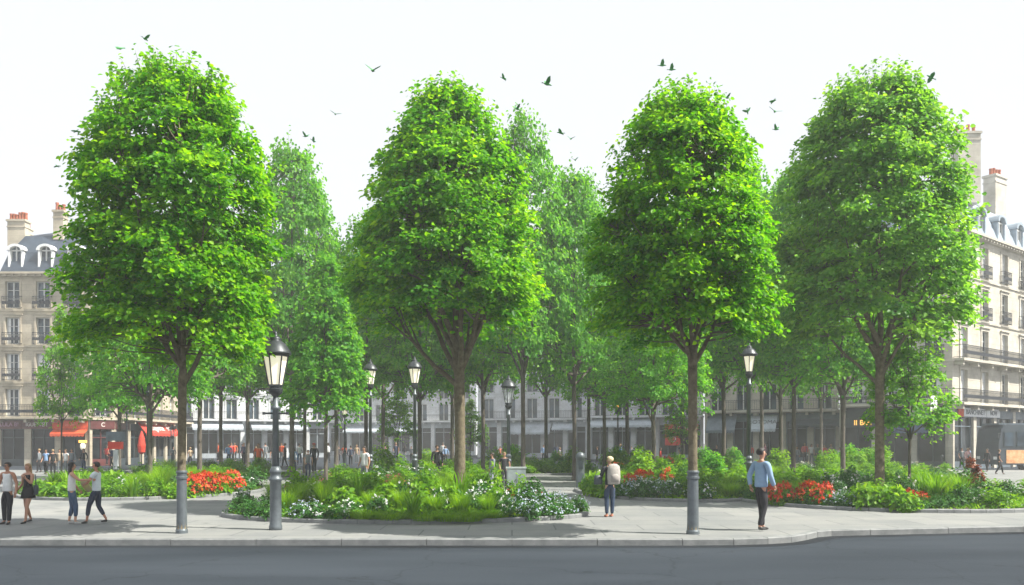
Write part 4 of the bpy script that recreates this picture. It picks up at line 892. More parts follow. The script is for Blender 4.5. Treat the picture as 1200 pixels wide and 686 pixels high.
# ------------------------------------------------------------------ street furniture
def furniture():
    # grey pillar with rounded top on the path
    c = at(680, 33.5); o = empty('ticket_machine', c, 'grey pillar machine with rounded top beside the path', 'ticket machine')
    mb = MB(); mb.lathe([(.2, 0), (.2, .05), (.17, .07), (.17, 1.25), (.19, 1.27), (.18, 1.38), (.12, 1.47), (.03, 1.5)], 18); mb.build('housing', 'zinc', o, True)
    mb = MB(); mb.box(-.09, .09, -.185, -.15, .85, 1.15); mb.build('screen', 'shop_dark', o); mb = MB(); mb.box(-.11, .11, -.18, -.14, .35, .7); mb.build('door', 'shop_grey', o)
    c = at(605, 30.5); o = empty('utility_box', c, 'pale grey utility cabinet behind the pale lilac flowers', 'cabinet')
    mb = MB(); mb.box(-.36, .36, -.2, .2, .0, .08); mb.box(-.34, .34, -.18, .18, .08, .95); mb.box(-.37, .37, -.21, .21, .952, 1.0); mb.build('housing', pmat('grey green cabinet paint', (.42, .48, .46), .5, noise=.15), o)
    mb = MB(); mb.box(-.30, -.01, -.2, -.183, .14, .9); mb.build('door', pmat('cabinet door paint', (.33, .39, .39), .5, noise=.15), o); mb = MB(); mb.box(.01, .30, -.2, -.183, .14, .9); mb.box(.03, .05, -.215, -.2, .5, .6); mb.build('door', pmat('cabinet door paint', (.33, .39, .39), .5, noise=.15), o)
    c = at(136, 37.5); o = empty('sign_post', c, 'grey sign post with square grey board over small red plate', 'sign')
    mb = MB(); mb.box(-.10, .10, -.06, .06, 0, 1.55); mb.build('post', pmat('galvanised post', (.42, .45, .47), .5), o)
    mb = MB(); mb.box(-.42, .42, -.05, -.01, 1.95, 2.35); mb.box(-.03, .03, -.01, .05, 1.5, 2.3); mb.build('board', 'shop_grey', o); mb = MB(); mb.box(-.33, .33, -.06, -.01, 1.58, 1.90); mb.build('plate', 'red', o)
    c = at(166, 66); o = empty('parasol', c, 'closed red parasol under the red awning', 'parasol')
    mb = MB(); mb.lathe([(.3, 0), (.3, .08), (.04, .1), (.04, 2.9)], 10); mb.build('pole', 'iron', o); mb = MB(); mb.lathe([(.10, .95), (.26, 1.1), (.30, 1.6), (.2, 2.3), (.04, 2.75)], 10); mb.build('canopy', 'red', o)
    # pedestrian signal with amber light, its head far behind the backpacker
    c = at(724, 62); o = empty('traffic_light', c, 'thin traffic signal with one amber light against the pale facade', 'traffic light')
    mb = MB(); mb.lathe([(.09, 0), (.07, .2), (.055, 5.0)], 10); mb.build('pole', 'iron', o); mb = MB(); mb.box(-.2, .2, -.15, .1, 3.9, 5.1); mb.box(-.55, -.2, -.05, 0, 4.4, 4.46); mb.build('signal_head', 'shop_dark', o)
    for i, z in enumerate((4.85, 4.5, 4.15)):
        mb = MB(); mb.X = Matrix.Translation((0, -.16, z)) @ Matrix.Rotation(R(90), 4, 'X'); mb.lathe([(.12, 0), (.10, .03)], 14); mb.build('signal_light', 'letter_lit' if i == 1 else 'iron', o)
    c = at(1094, 60.8); o = empty('wall_lantern', (c.x, c.y, 0), 'lit white square sign on the corner pier of the tall building', 'lit sign')
    mb = MB(); z0, z1 = hz(482, 60.8), hz(464, 60.8); mb.box(-.2, .2, -.09, .05, z0, z1); mb.build('box', pmat('lit white box', (.85, .85, .85), .5, emit=(1, 1, 1), es=.35), o); mb = MB(); mb.box(-.03, .03, .05, 1.9, z0 + .3, z0 + .36); mb.build('bracket', 'iron', o)
    c = at(97, 70.2); o = empty('wall_lantern', c, 'small lit yellow and orange lantern beside the red shop fascia', 'lantern')
    mb = MB(); z0, z1 = hz(527, 70.2), hz(521, 70.2); mb.lathe([(.12, z0), (.2, z0 + .15), (.2, z1), (.1, z1 + .1)], 10); mb.build('glass', 'lamp_glass', o, True); mb = MB(); mb.box(-.32, .32, -.05, .05, z1 + .14, z1 + .34); mb.build('plate', 'letter_lit', o)
    mb = MB(); mb.box(-.03, .03, 0, .8, z1 + .34, z1 + .38); mb.build('bracket', 'iron', o)
    # back street kerb poles
    for i, (px, d) in enumerate(((1104, 52), (1135, 53), (946, 55), (216, 55), (640, 57))):
        o = empty('bollard', at(px, d), ['slim grey bollard before the corner pier', 'slim grey bollard before the white shop sign', 'slim grey bollard by the dark canopied shop', 'slim grey bollard left of the long white facade', 'slim grey bollard below the gabled building'][i], 'bollard', 'bollards along the back street')
        mb = MB(); mb.lathe([(.09, 0), (.06, .06), (.05, .95), (.075, .97), (.06, 1.08), (.01, 1.12)], 12); mb.build('post', 'iron', o, True)
    # tall drainpipe like flag pole on corner building
    c = at(148.5, 70); o = empty('flag_pole', c, 'tall thin dark pole standing at the corner of the cream building', 'pole')
    mb = MB(); mb.lathe([(.12, 0), (.08, .3), (.06, 8.0), (.09, 8.02), (.01, 8.15)], 10); mb.build('pole', 'iron', o, True)
furniture()
# red brown upright plant in right bed
c = at(1145, 26.6); V, Q, T = merge([shrub_mesh(77, 420, .2, .55, .09)]); V = V + np.array([0, 0, .5]); V2, Q2, T2 = shrub_mesh(78, 200, .15, .32, .08); V2 = V2 + np.array([-.17, .05, 1.0])
Vm, Qm, Tm = merge([(V, Q, T), (V2, Q2, T2)])
M['rust'] = leaf_mat('rust red leaf', [(0, (.10, .03, .02)), (.5, (.22, .055, .03)), (1, (.48, .14, .04))], .3, 1.0)
o = empty('red_leaved_plant', (c.x, c.y, .1), 'upright rust red leaved plant behind the white flowers near the bus', 'plant'); link('foliage', np_mesh('foliage', Vm, Qm, Tm), 'rust', o)
mb = MB(); mb.tube([(0, 0, 0), (-.03, 0, .7), (-.15, .03, 1.1)], [.05, .04, .02], 6); mb.build('stem', 'bark', o)

# bus at the right edge
def bus():
    c = at(1170, 57.5); o = empty('bus', c, 'dark grey bus with pale advertising panel stopped at the right edge', 'bus')
    Lb, Hb, Wb = 9.5, 3.05, 2.5
    mb = MB(); prof_ = [(0, .35), (-.0, 1.2), (.06, 1.9), (.22, 2.8), (.5, Hb), (Lb - .3, Hb), (Lb, 2.8), (Lb, .35)]
    n = len(prof_); vs = [(x, 0, z) for x, z in prof_] + [(x, Wb, z) for x, z in prof_]
    mb.add(vs, [tuple(range(n)), tuple(reversed(range(n, 2 * n)))] + [(i, i + n, (i + 1) % n + n, (i + 1) % n) for i in range(n)])
    body = mb.build('body', pmat('bus paint', (.05, .065, .08), .35, noise=.15, scale=1), o)
    for x0, x1 in ((.35, 1.1), (1.25, 2.6), (2.7, 4.1), (4.2, 5.6), (5.7, 7.1), (7.2, 8.9)):
        mb = MB(); mb.box(x0, x1, -.03, -.004, 1.55, 2.6); w = mb.build('window', 'shop_dark', o); g = MB(); g.box(x0 + .06, x1 - .06, -.045, -.032, 1.62, 2.53); g.build('pane', 'glass', w)
    mb = MB(); mb.box(.55, 1.9, -.03, -.004, .45, 1.35); mb.build('advert_panel', pmat('orange advert', (.6, .22, .08), .5, col2=(.75, .55, .30), scale=2.5), o)
    mb = MB(); mb.box(1.92, 6.0, -.03, -.004, .45, 1.35); mb.build('advert_panel', pmat('pale blue advert', (.45, .55, .65), .5, noise=.2, scale=1.5), o)
    for x in (2.0, 7.2):
        wo_ = MB(); wo_.X = Matrix.Translation((x, .12, .40)) @ Matrix.Rotation(R(90), 4, 'X'); wo_.lathe([(.3, .1), (.46, .11), (.5, 0), (.5, -.18), (.44, -.2)], 24); w = wo_.build('wheel', pmat('tyre rubber', (.02, .02, .022), .8), o, True)
        wi = MB(); wi.X = Matrix.Translation((x, .12, .40)) @ Matrix.Rotation(R(90), 4, 'X'); wi.lathe([(.29, .12), (.27, .14), (.08, .15)], 18); wi.build('rim', 'zinc', w)
    mb = MB(); mb.box(-.03, .0, .15, .5, .7, .9); mb.build('headlight', 'white_paint', o); mb = MB(); mb.box(-.03, .0, 2.0, 2.35, .7, .9); mb.build('headlight', 'white_paint', o)
    mb = MB(); mb.tube([(.15, -.02, 2.5), (-.15, -.2, 2.45), (-.18, -.22, 2.15)], [.02, .02, .06], 6); mb.build('mirror', 'iron', o)
    mb = MB(); mb.box(.25, 9.2, .3, 2.2, Hb + .002, Hb + .12); mb.build('roof_unit', 'shop_grey', o)
    o.rotation_euler = (0, 0, R(4))
bus()

# ------------------------------------------------------------------ birds
def bird(px, py, d, size, roll, yaw, flap, lab):
    c = at(px, d); o = empty('bird', (c.x, c.y, hz(py, d)), lab, 'bird', 'small green birds flying over the trees'); s = size
    mb = MB(); mb.tube([(0, -.50 * s, .02 * s), (0, -.40 * s, .03 * s), (0, -.26 * s, .05 * s), (0, 0, 0), (0, .28 * s, 0), (0, .34 * s, 0)], [.006 * s, .05 * s, .085 * s, .12 * s, .06 * s, .02 * s], 8); mb.build('body', 'bird', o, True)
    for sd in (-1, 1):
        a = flap * (1 if sd > 0 else .8); vs = []; 
        pr_ = [(0.05, -.16, .1), (.38, -.20, .09), (.80, -.02, .05), (.62, .16, .02), (.34, .20, .05), (.05, .18, .08)]
        for t in (.012, -.012):
            for x, y, w in pr_: vs.append((sd * x * s * math.cos(a), y * s, (x * math.sin(a) + t) * s + .03 * s))
        n = 6; w = MB(); w.add(vs, [tuple(range(n)), tuple(reversed(range(n, 2 * n)))] + [(i, i + n, (i + 1) % n + n, (i + 1) % n) for i in range(n)]); w.build('wing', 'bird', o)
    t = MB(); t.add([(-.03 * s, .28 * s, .01 * s), (.03 * s, .28 * s, .01 * s), (.11 * s, .56 * s, .01 * s), (0, .5 * s, .01 * s), (-.11 * s, .56 * s, .01 * s), (0, .3 * s, -.02 * s)], [(0, 1, 2, 3, 4), (0, 4, 5), (1, 5, 2), (2, 5, 3), (3, 5, 4)]); t.build('tail', 'bird', o)
    o.rotation_euler = (R(roll), R(roll * .6), R(yaw))
M['bird'] = pmat('dark green plumage', (.04, .22, .05), .6, noise=.4, scale=20)
TN = ['large leftmost', 'first', 'centre', 'pale']
birds = [(141, 57, 9, 'dark bird just above the crown of the tree by the big lamp'), (170, 46, 8, 'smaller bird touching the top twigs above the tree by the big lamp'), (89, 154, 7, 'bird beside the left outline of the crown over the corner building'),
 (67, 195, 5, 'small bird over the chimney of the cream corner building'), (437, 83, 11, 'largest dark bird high in the open sky before the central crown'), (393, 134, 7, 'lone bird in the gap left of the central crown'),
 (358, 160, 7, 'upper bird of the pair over the conical tree gap'), (367, 165, 6, 'lower bird of the pair over the conical tree gap'), (590, 92, 7, 'small bird right of the central crown top'), (641, 99, 10, 'big dark bird high above the gap between the two middle crowns'),
 (606, 128, 7, 'dark bird just off the shoulder of the central crown'), (657, 156, 8, 'darker bird with spread wings low in the middle gap'), (669, 163, 6, 'bird trailing close behind another low in the middle gap'), (674, 188, 5, 'faint bird nearest the treetops of the middle gap'),
 (776, 77, 8, 'left bird above the top of the third crown'), (787, 82, 8, 'right bird above the top of the third crown'), (852, 115, 7, 'light green bird beside the third crown shoulder'), (876, 131, 7, 'bird between the third and pale crowns, alone on its level'),
 (906, 119, 7, 'highest of the three stacked birds before the pale crown'), (908, 131, 9, 'middle of the three stacked birds before the pale crown'), (909, 152, 7, 'lowest of the three stacked birds before the pale crown'), (882, 164, 6, 'lowest lone bird between the third and pale crowns'), (1091, 91, 9, 'bird gliding right of the pale crown top')]
for i, (px, py, w, lab) in enumerate(birds):
    d = 17 + (i * 37 % 9); bird(px, py, d, w * d / F / .78 , rng.uniform(-35, 35), rng.uniform(0, 360), rng.uniform(-.2, .9), lab)

# ------------------------------------------------------------------ haze
mb = MB(); mb.box(-75, 75, -6, 165, -1.2, 29)
hzm = bpy.data.materials.new('haze'); hzm.use_nodes = True; t = hzm.node_tree; t.nodes.clear(); out = t.nodes.new('ShaderNodeOutputMaterial'); pv = t.nodes.new('ShaderNodeVolumePrincipled')
pv.inputs['Color'].default_value = (.96, .98, 1, 1); pv.inputs['Density'].default_value = .0012; pv.inputs['Anisotropy'].default_value = 0
t.links.new(pv.outputs[0], out.inputs['Volume']); hzm.cycles.homogeneous_volume = True
h = mb.build('haze', hzm); tag(h, 'thin pale morning haze filling the square', 'haze', kind='stuff'); h.display_type = 'WIRE'
# ------------------------------------------------------------------ people
def skin_bake(name, V, E, Rd, roots, lv=2):
    me = bpy.data.meshes.new('tmp'); me.from_pydata(V, E, []); o = bpy.data.objects.new('tmp', me); COL.objects.link(o)
    m = o.modifiers.new('s', 'SKIN'); m.use_smooth_shade = True; m.branch_smoothing = .6
    sk = me.skin_vertices[0].data
    for i, r in enumerate(Rd): sk[i].radius = r if isinstance(r, tuple) else (r, r); sk[i].use_root = i in roots
    s = o.modifiers.new('u', 'SUBSURF'); s.levels = lv; s.render_levels = lv
    dg = bpy.context.evaluated_depsgraph_get(); out = bpy.data.meshes.new_from_object(o.evaluated_get(dg)); out.name = name
    bpy.data.objects.remove(o); return out
class Chain:
    def __init__(s): s.V = []; s.E = []; s.R = []; s.roots = set()
    def root(s, p, r): s.V.append(tuple(p)); s.R.append(r); s.roots.add(len(s.V) - 1); return len(s.V) - 1
    def to(s, i, p, r): s.V.append(tuple(p)); s.R.append(r); s.E.append((i, len(s.V) - 1)); return len(s.V) - 1
    def bake(s, name, lv=2): return skin_bake(name, s.V, s.E, s.R, s.roots, lv)
def person(label, pos, height, yaw, P=None, near=False, female=False, top=(.6, .6, .6), bottom=(.03, .03, .04), hair=(.02, .015, .012), skin=(.42, .24, .16), shoes=(.03, .03, .03), sleeves='short', long_hair=False, skirt=False, cuffs=False, group=None, hat=None, loose=0.0, glasses=False):
    """facing +Y before the turn; joints in units of the standing height"""
    P = P or {}; lv = 2 if near else 1; W = .93 if female else 1.0
    J = dict(pel=(0, 0, .525), waist=(0, 0, .615), chest=(0, .0, .725), nb=(0, -.005, .815), neck=(0, .004, .846),
             shL=(-.105 * W, 0, .797), shR=(.105 * W, 0, .797), elL=(-.135, -.02, .635), elR=(.135, -.02, .635), wrL=(-.14, .03, .495), wrR=(.14, .03, .495),
             hiL=(-.052, 0, .50), hiR=(.052, 0, .50), knL=(-.056, .012, .275), knR=(.056, .012, .275), anL=(-.058, -.01, .042), anR=(.058, -.01, .042), head=(0, .016, .917))
    J.update({k: v for k, v in P.items() if isinstance(v, tuple)}); J = {k: Vector(v) for k, v in J.items()}
    o = empty('person', pos, label, 'person', group, yaw); o.scale = (height,) * 3
    Msk = pmat('skin', skin, .55); Mt = pmat('top cloth', top, .85, noise=.12, scale=9, bump=.25, bscale=12); Mb = pmat('bottom cloth', bottom, .85, noise=.2, scale=9, bump=.25, bscale=12); Mh = pmat('hair', hair, .6, noise=.3, scale=30)
    # body
    c = Chain(); tk = 1 if skirt else .6
    b = c.root(J['pel'], (.080 * tk, .056 * tk)); w = c.to(b, J['waist'], (.066 * W, .05)); ch = c.to(w, J['chest'], (.083 * W, .058)); nb = c.to(ch, J['nb'], (.045, .036)); nk = c.to(nb, J['neck'], .025)
    H = J['head']; j = c.to(nk, H + Vector((0, .002, -.032)), (.030, .036)); j = c.to(j, H + Vector((0, -.006, 0)), (.043, .052)); c.to(j, H + Vector((0, -.012, .038)), (.034, .042))
    for s_ in 'LR':
        a = c.to(nb, J['sh' + s_], .033); e0 = J['sh' + s_].lerp(J['el' + s_], .5); a = c.to(a, e0, .028); a = c.to(a, J['el' + s_], .0225); f0 = J['el' + s_].lerp(J['wr' + s_], .35); a = c.to(a, f0, .023); a = c.to(a, J['wr' + s_], .0145)
        dr = (J['wr' + s_] - J['el' + s_]).normalized(); hp = J['wr' + s_] + dr * .03; a = c.to(a, hp, (.021, .012)); 
        side = dr.cross(Vector((1, 0, 0))).normalized() if abs(dr.x) < .8 else Vector((0, 0, 1)); inn = Vector((-1, 0, 0)) if s_ == 'R' else Vector((1, 0, 0)); inn = (inn - dr * inn.dot(dr)).normalized()
        if near:
            for q, (off, ln) in enumerate(((-.014, .040), (-.005, .047), (.005, .045), (.014, .036))):
                p0 = hp + dr * .008 + side * off; f = c.root(p0, .0068); f = c.to(f, p0 + dr * ln * .45 + inn * .004, .006); f = c.to(f, p0 + dr * ln * .8 + inn * .015, .0052); c.to(f, p0 + dr * ln + inn * .026, .004)
            p0 = J['wr' + s_] + dr * .014 - side * .008 * 0 + side * -.012; f = c.root(p0, .0075); f = c.to(f, p0 + dr * .018 - side * .016 + inn * .006, .0065); c.to(f, p0 + dr * .038 - side * .020 + inn * .014, .005)
        else: c.to(a, hp + dr * .04 + inn * .008, (.016, .008))
        lk = 1.0 if skirt else .68
        a = c.to(b, J['hi' + s_], .052 * lk); t0 = J['hi' + s_].lerp(J['kn' + s_], .5); a = c.to(a, t0, .046 * lk); a = c.to(a, J['kn' + s_], .032 * lk); a = c.to(a, J['kn' + s_].lerp(J['an' + s_], .33) + Vector((0, -.006 if skirt else 0, 0)), .031 * lk); a = c.to(a, J['kn' + s_].lerp(J['an' + s_], .72), .022); a = c.to(a, J['an' + s_], .019)
        ft = Vector(P.get('ft' + s_, (0, 1, 0))); c.to(a, J['an' + s_] + ft * .06 + Vector((0, 0, -.024)), (.012, .007))
    me = c.bake('body', lv); bm = bmesh.new(); bm.from_mesh(me)
    # face: nose, ears, brow worked into the body mesh
    hd = H + Vector((0, -.006, 0)); tw = Matrix.Rotation(P.get('turn', 0), 4, 'Z')
    def hp_(x, y, z): return hd + tw.to_3x3() @ Vector((x, y, z))
    def wedge(pts, fs):
        vs = [bm.verts.new(p) for p in pts]
        for f in fs: bm.faces.new([vs[i] for i in f])
    wedge([hp_(-.004, .044, .012), hp_(.004, .044, .012), hp_(-.008, .042, -.014), hp_(.008, .042, -.014), hp_(0, .062, -.012)], [(0, 1, 4), (0, 4, 2), (1, 3, 4), (2, 4, 3)])
    for sx in (-1, 1): wedge([hp_(sx * .038, .004, .008), hp_(sx * .046, -.006, .010), hp_(sx * .045, -.006, -.012), hp_(sx * .038, .002, -.014), hp_(sx * .038, -.012, 0)], [(0, 1, 2, 3), (0, 4, 1), (1, 4, 2), (2, 4, 3)])
    bm.to_mesh(me); bm.free(); me.shade_smooth(); bo = link('body', me, Msk, o)
    if near:
        for sx in (-1, 1):
            mb = MB(); mb.X = Matrix.Translation(hp_(sx * .0165, .0455, .006)) @ tw; mb.lathe([(.001, -.003), (.0045, -.002), (.0055, 0), (.0045, .002), (.001, .003)], 8, sy=.7); mb.build('eye', 'shop_dark', o, True)
        mb = MB(); mb.X = Matrix.Translation(hp_(0, .044, -.026)) @ tw; mb.lathe([(.002, -.003), (.012, -.001), (.012, .001), (.002, .003)], 10, sy=.45); mb.build('mouth', pmat('lips', (.35, .10, .09), .5), o, True)
        if glasses:
            mb = MB(); mb.X = Matrix.Translation(hd) @ tw
            for sx in (-1, 1): mb.box(sx * .017 - .013, sx * .017 + .013, .050, .054, -.004, .015)
            mb.box(-.006, .006, .051, .054, .006, .011); mb.box(-.044, -.041, -.01, .052, .006, .011); mb.box(.041, .044, -.01, .052, .006, .011); mb.build('sunglasses', 'shop_dark', o)
    # top
    g = .006 + loose * .4; c = Chain(); hem = J['pel'].lerp(J['waist'], -.10 if not loose else -.16)
    b = c.root(J['waist'], (.074 * W + g, .056 + g)); c.to(b, hem, (.088 + g * .9, .066 + g * .8)); ch = c.to(b, J['chest'], (.088 * W + g, .062 + g)); nb = c.to(ch, J['nb'] + Vector((0, 0, -.008)), (.056, .046))
    for s_ in 'LR':
        a = c.to(nb, J['sh' + s_] + Vector((0, 0, -.004)), .034 + g * .4 if sleeves != 'none' else .026)
        if sleeves != 'none':
            e0 = J['sh' + s_].lerp(J['el' + s_], .55); a = c.to(a, e0, .029 + g * .5)
            if sleeves == 'long': a = c.to(a, J['el' + s_], .026 + g * .5); a = c.to(a, J['el' + s_].lerp(J['wr' + s_], .5), .024 + g * .4); c.to(a, J['wr' + s_].lerp(J['el' + s_], .06), .020 + g * .5)
    link('top', c.bake('top', lv), Mt, o, True)
    if skirt:
        mb = MB(); z0 = .415; mb.lathe([(.085, .60), (.098, .54), (.118, .48), (.128, z0), (.120, z0 - .001), (.10, .48)], 22, sy=.78); mb.build('skirt', Mb, o, True)
    else:
        c = Chain(); b = c.root(J['pel'] + Vector((0, 0, .0)), (.092, .072)); c.to(b, J['pel'].lerp(J['waist'], .6), (.078, .060))
        for s_ in 'LR':
            a = c.to(b, J['hi' + s_], .062); a = c.to(a, J['hi' + s_].lerp(J['kn' + s_], .5), .052); a = c.to(a, J['kn' + s_], .039); end = J['kn' + s_].lerp(J['an' + s_], .70 if cuffs else .98); a = c.to(a, J['kn' + s_].lerp(J['an' + s_], .45), .036); c.to(a, end, .030)
        link('trousers', c.bake('trousers', lv), Mb, o, True)
    for s_ in 'LR':
        A = J['an' + s_]; ft = Vector(P.get('ft' + s_, (0, 1, 0))); c = Chain(); a = c.root(A + Vector((0, 0, -.012)) - ft * .012, (.029, .027)); a = c.to(a, A + ft * .045 + Vector((0, 0, -.024)), (.026, .019)); c.to(a, A + ft * .088 + Vector((0, 0, -.030)), (.021, .011))
        link('shoe', c.bake('shoe', lv), pmat('shoe leather', shoes, .5), o, True)
    # hair
    mb = MB(); mb.X = Matrix.Translation(hd) @ tw; nu, nv = (20, 12) if near else (12, 8); vs = []; fs = []
    for i_ in range(nv + 1):
        ph = math.pi * i_ / nv
        for k_ in range(nu):
            th = 2 * math.pi * k_ / nu; x, y, z = .0475 * math.sin(ph) * math.cos(th), .060 * math.sin(ph) * math.sin(th) - .008, .052 * math.cos(ph) + .018
            x *= 1 + .03 * math.sin(5 * th + 3 * ph); 
            if z < .034 and y > .012: y = .012 - (y - .012) * .2       # hairline: drawn back from the face
            if z < -.012 and not long_hair: z = -.012 - (abs(z) - .012) * .5
            vs.append((x, y, z))
    for i_ in range(nv):
        for k_ in range(nu): fs.append((i_ * nu + k_, i_ * nu + (k_ + 1) % nu, (i_ + 1) * nu + (k_ + 1) % nu, (i_ + 1) * nu + k_))
    mb.add(vs, fs)
    if long_hair: mb.lathe([(.006, .05), (.040, .03), (.050, -.02), (.054, -.07), (.050, -.12), (.036, -.16), (.012, -.18)], 12, 0, -.036, sy=.50)
    mb.build('hair', Mh, o, True)
    if hat:
        mb = MB(); mb.X = Matrix.Translation(hd + Vector((0, -.004, .034))); mb.lathe([(.056, 0), (.056, .012), (.048, .038), (.028, .054), (.004, .058)], 18, sy=1.1); mb.build('hat', pmat('pale hat', hat, .8), o, True)
    return o
def world_pt(o, v): return Matrix.Translation(o.location) @ Matrix.Rotation(o.rotation_euler.z, 4, 'Z') @ (Vector(v) * o.scale[0])
def strut(l):  # walking stance, l = stride; left foot forward
    return dict(knL=(-.056, l * .55, .285), knR=(.056, -l * .05, .28), anL=(-.055, l * .75, .043), anR=(.055, -l * .8, .055), hiL=(-.05, .01, .50), hiR=(.05, -.01, .50))
# man in the blue shirt, seen from behind, walking right
p = gp(892, 622); st = strut(.10); st.update(elL=(-.15, -.045, .65), wrL=(-.10, -.075, .53), elR=(.135, .02, .64), wrR=(.12, .09, .53), turn=-.5)
man = person('man in a loose light blue long sleeved shirt and black trousers walking past the bed', p, 1.80, R(-62), st, True, top=(.22, .33, .48), bottom=(.015, .015, .02), sleeves='long', loose=.022, skin=(.42, .22, .15), hair=(.015, .012, .012))
# woman with backpack, back to us
p = gp(714.5, 606); st = dict(anL=(-.05, 0, .042), anR=(.05, .02, .042), knL=(-.05, .01, .275), elL=(-.15, .02, .65), wrL=(-.10, .13, .62), elR=(.14, 0, .65), wrR=(.10, .10, .56), turn=.9)
wb = person('blond cropped haired woman in dark jacket and blue jeans standing with a backpack', p, 1.56, R(18), st, True, True, top=(.025, .028, .035), bottom=(.025, .045, .085), sleeves='long', loose=.015, hair=(.62, .50, .30), shoes=(.55, .2, .12))
def backpack():
    q = world_pt(wb, (.02, -.115, .70)); o = empty('backpack', q, 'beige grey backpack on the back of the blond woman', 'backpack', rz=R(18))
    mb = MB(); n = 16; prf = [(.10, -.26), (.16, -.25), (.175, -.1), (.17, .1), (.15, .2), (.08, .25), (.02, .26)]; mb.lathe(prf, n, sy=.62); mb.build('bag', pmat('beige canvas', (.34, .32, .30), .9, noise=.15, scale=14, bump=.4), o, True)
    mb = MB(); mb.lathe([(.06, -.2), (.11, -.19), (.115, -.05), (.07, 0), (.01, .01)], 12, .0, -.075, sy=.6); mb.build('pocket', pmat('beige canvas', (.28, .26, .245), .9, noise=.15), o, True)
    for x in (-.1, .1): mb = MB(); mb.tube([(x, .07, .21), (x, .2, .24), (x, .29, .12), (x, .27, -.05), (x * 1.1, .12, -.2)], .014, 6); mb.build('strap', pmat('dark webbing', (.03, .03, .035), .9), o)
    q = world_pt(wb, (-.19, .03, .61)); o = empty('shoulder_bag', q, 'small black bag hanging at the elbow of the blond woman', 'bag', rz=R(18)); mb = MB(); mb.lathe([(.06, -.13), (.12, -.12), (.12, .04), (.10, .1), (.02, .11)], 12, sy=.55); mb.build('bag', 'shop_dark', o, True)
    mb = MB(); mb.tube([(-.08, 0, .09), (-.03, 0, .26), (.06, 0, .28), (.10, 0, .09)], .009, 6); mb.build('strap', 'shop_dark', o)
backpack()
# two women on the left edge
p = gp(9, 614.5); st = dict(anL=(-.055, .04, .042), anR=(.07, -.02, .042), knL=(-.055, .03, .275), knR=(.065, .0, .275), elL=(-.15, -.01, .64), wrL=(-.19, .06, .50), elR=(.15, -.01, .64), wrR=(.13, .10, .60), turn=-.15, ftL=(-.25, .95, 0), ftR=(.3, .95, 0))
pa = person('woman in white sleeveless top, black trousers and sunglasses with short dark curls', p, 1.46, R(172), st, True, True, top=(.66, .68, .68), bottom=(.014, .016, .022), sleeves='none', skin=(.38, .18, .11), loose=.006, glasses=True)
p = gp(33, 613.2); st = strut(.13); st.update(elL=(-.13, .05, .65), wrL=(-.10, .13, .74), elR=(.16, -.03, .64), wrR=(.20, .04, .53), turn=.25)
pbw = person('woman in a black minidress with long fair hair striding beside the woman in black trousers', p, 1.42, R(160), st, True, True, top=(.013, .013, .016), bottom=(.013, .013, .016), sleeves='none', skirt=True, long_hair=True, hair=(.34, .20, .10), skin=(.46, .24, .16))
q = world_pt(pbw, (-.175, .0, .56)); o = empty('handbag', q, 'black shoulder bag behind the woman in the minidress', 'bag', rz=R(120)); mb = MB(); mb.lathe([(.06, -.13), (.10, -.12), (.11, .04), (.09, .09), (.02, .10)], 12, sy=.5); mb.build('bag', 'shop_dark', o, True); mb = MB(); mb.tube([(-.09, 0, .07), (-.05, .01, .28), (.0, .02, .34), (.05, .01, .26), (.09, 0, .07)], .011, 6); mb.build('strap', 'shop_dark', o)
# the pair in front of the left bed
p = gp(84, 614.5); st = dict(anL=(-.05, -.04, .045), anR=(.055, .05, .042), knR=(.052, .06, .28), knL=(-.052, .01, .275), elR=(.16, .10, .70), wrR=(.14, .26, .70), elL=(-.14, .03, .64), wrL=(-.11, .10, .54), turn=.2)
pc = person('woman in white vest and rolled blue jeans with long black hair holding out an arm', p, 1.46, R(-62), st, True, True, top=(.68, .68, .66), bottom=(.045, .085, .15), sleeves='none', long_hair=True, hair=(.012, .010, .010), cuffs=True, skin=(.48, .26, .17), shoes=(.4, .4, .4))
p = gp(113, 613.5); st = strut(.17); st.update(elR=(.17, .02, .65), wrR=(.13, .12, .55), elL=(-.13, .08, .66), wrL=(-.04, .17, .62), turn=.3)
pd = person('short haired woman in pale open shirt and dark blue trousers striding with a bag', p, 1.46, R(95), st, True, True, top=(.58, .64, .68), bottom=(.018, .028, .055), sleeves='short', hair=(.015, .012, .012), cuffs=True, skin=(.44, .20, .13), loose=.016)
q = world_pt(pd, (.07, .19, .60)); o = empty('folded_jacket', q, 'grey yellow bag carried by the short haired striding woman', 'bag', rz=R(40)); mb = MB(); mb.X = Matrix.Rotation(R(-35), 4, 'Y'); mb.lathe([(.04, -.17), (.07, -.15), (.085, .0), (.07, .12), (.03, .14)], 12, sy=.6); mb.build('bag', pmat('grey cloth', (.30, .28, .26), .9, col2=(.55, .48, .14), scale=5), o, True); mb = MB(); mb.tube([(-.07, 0, .13), (-.02, .02, .23), (.05, 0, .13)], .01, 6); mb.build('strap', 'shop_dark', o)
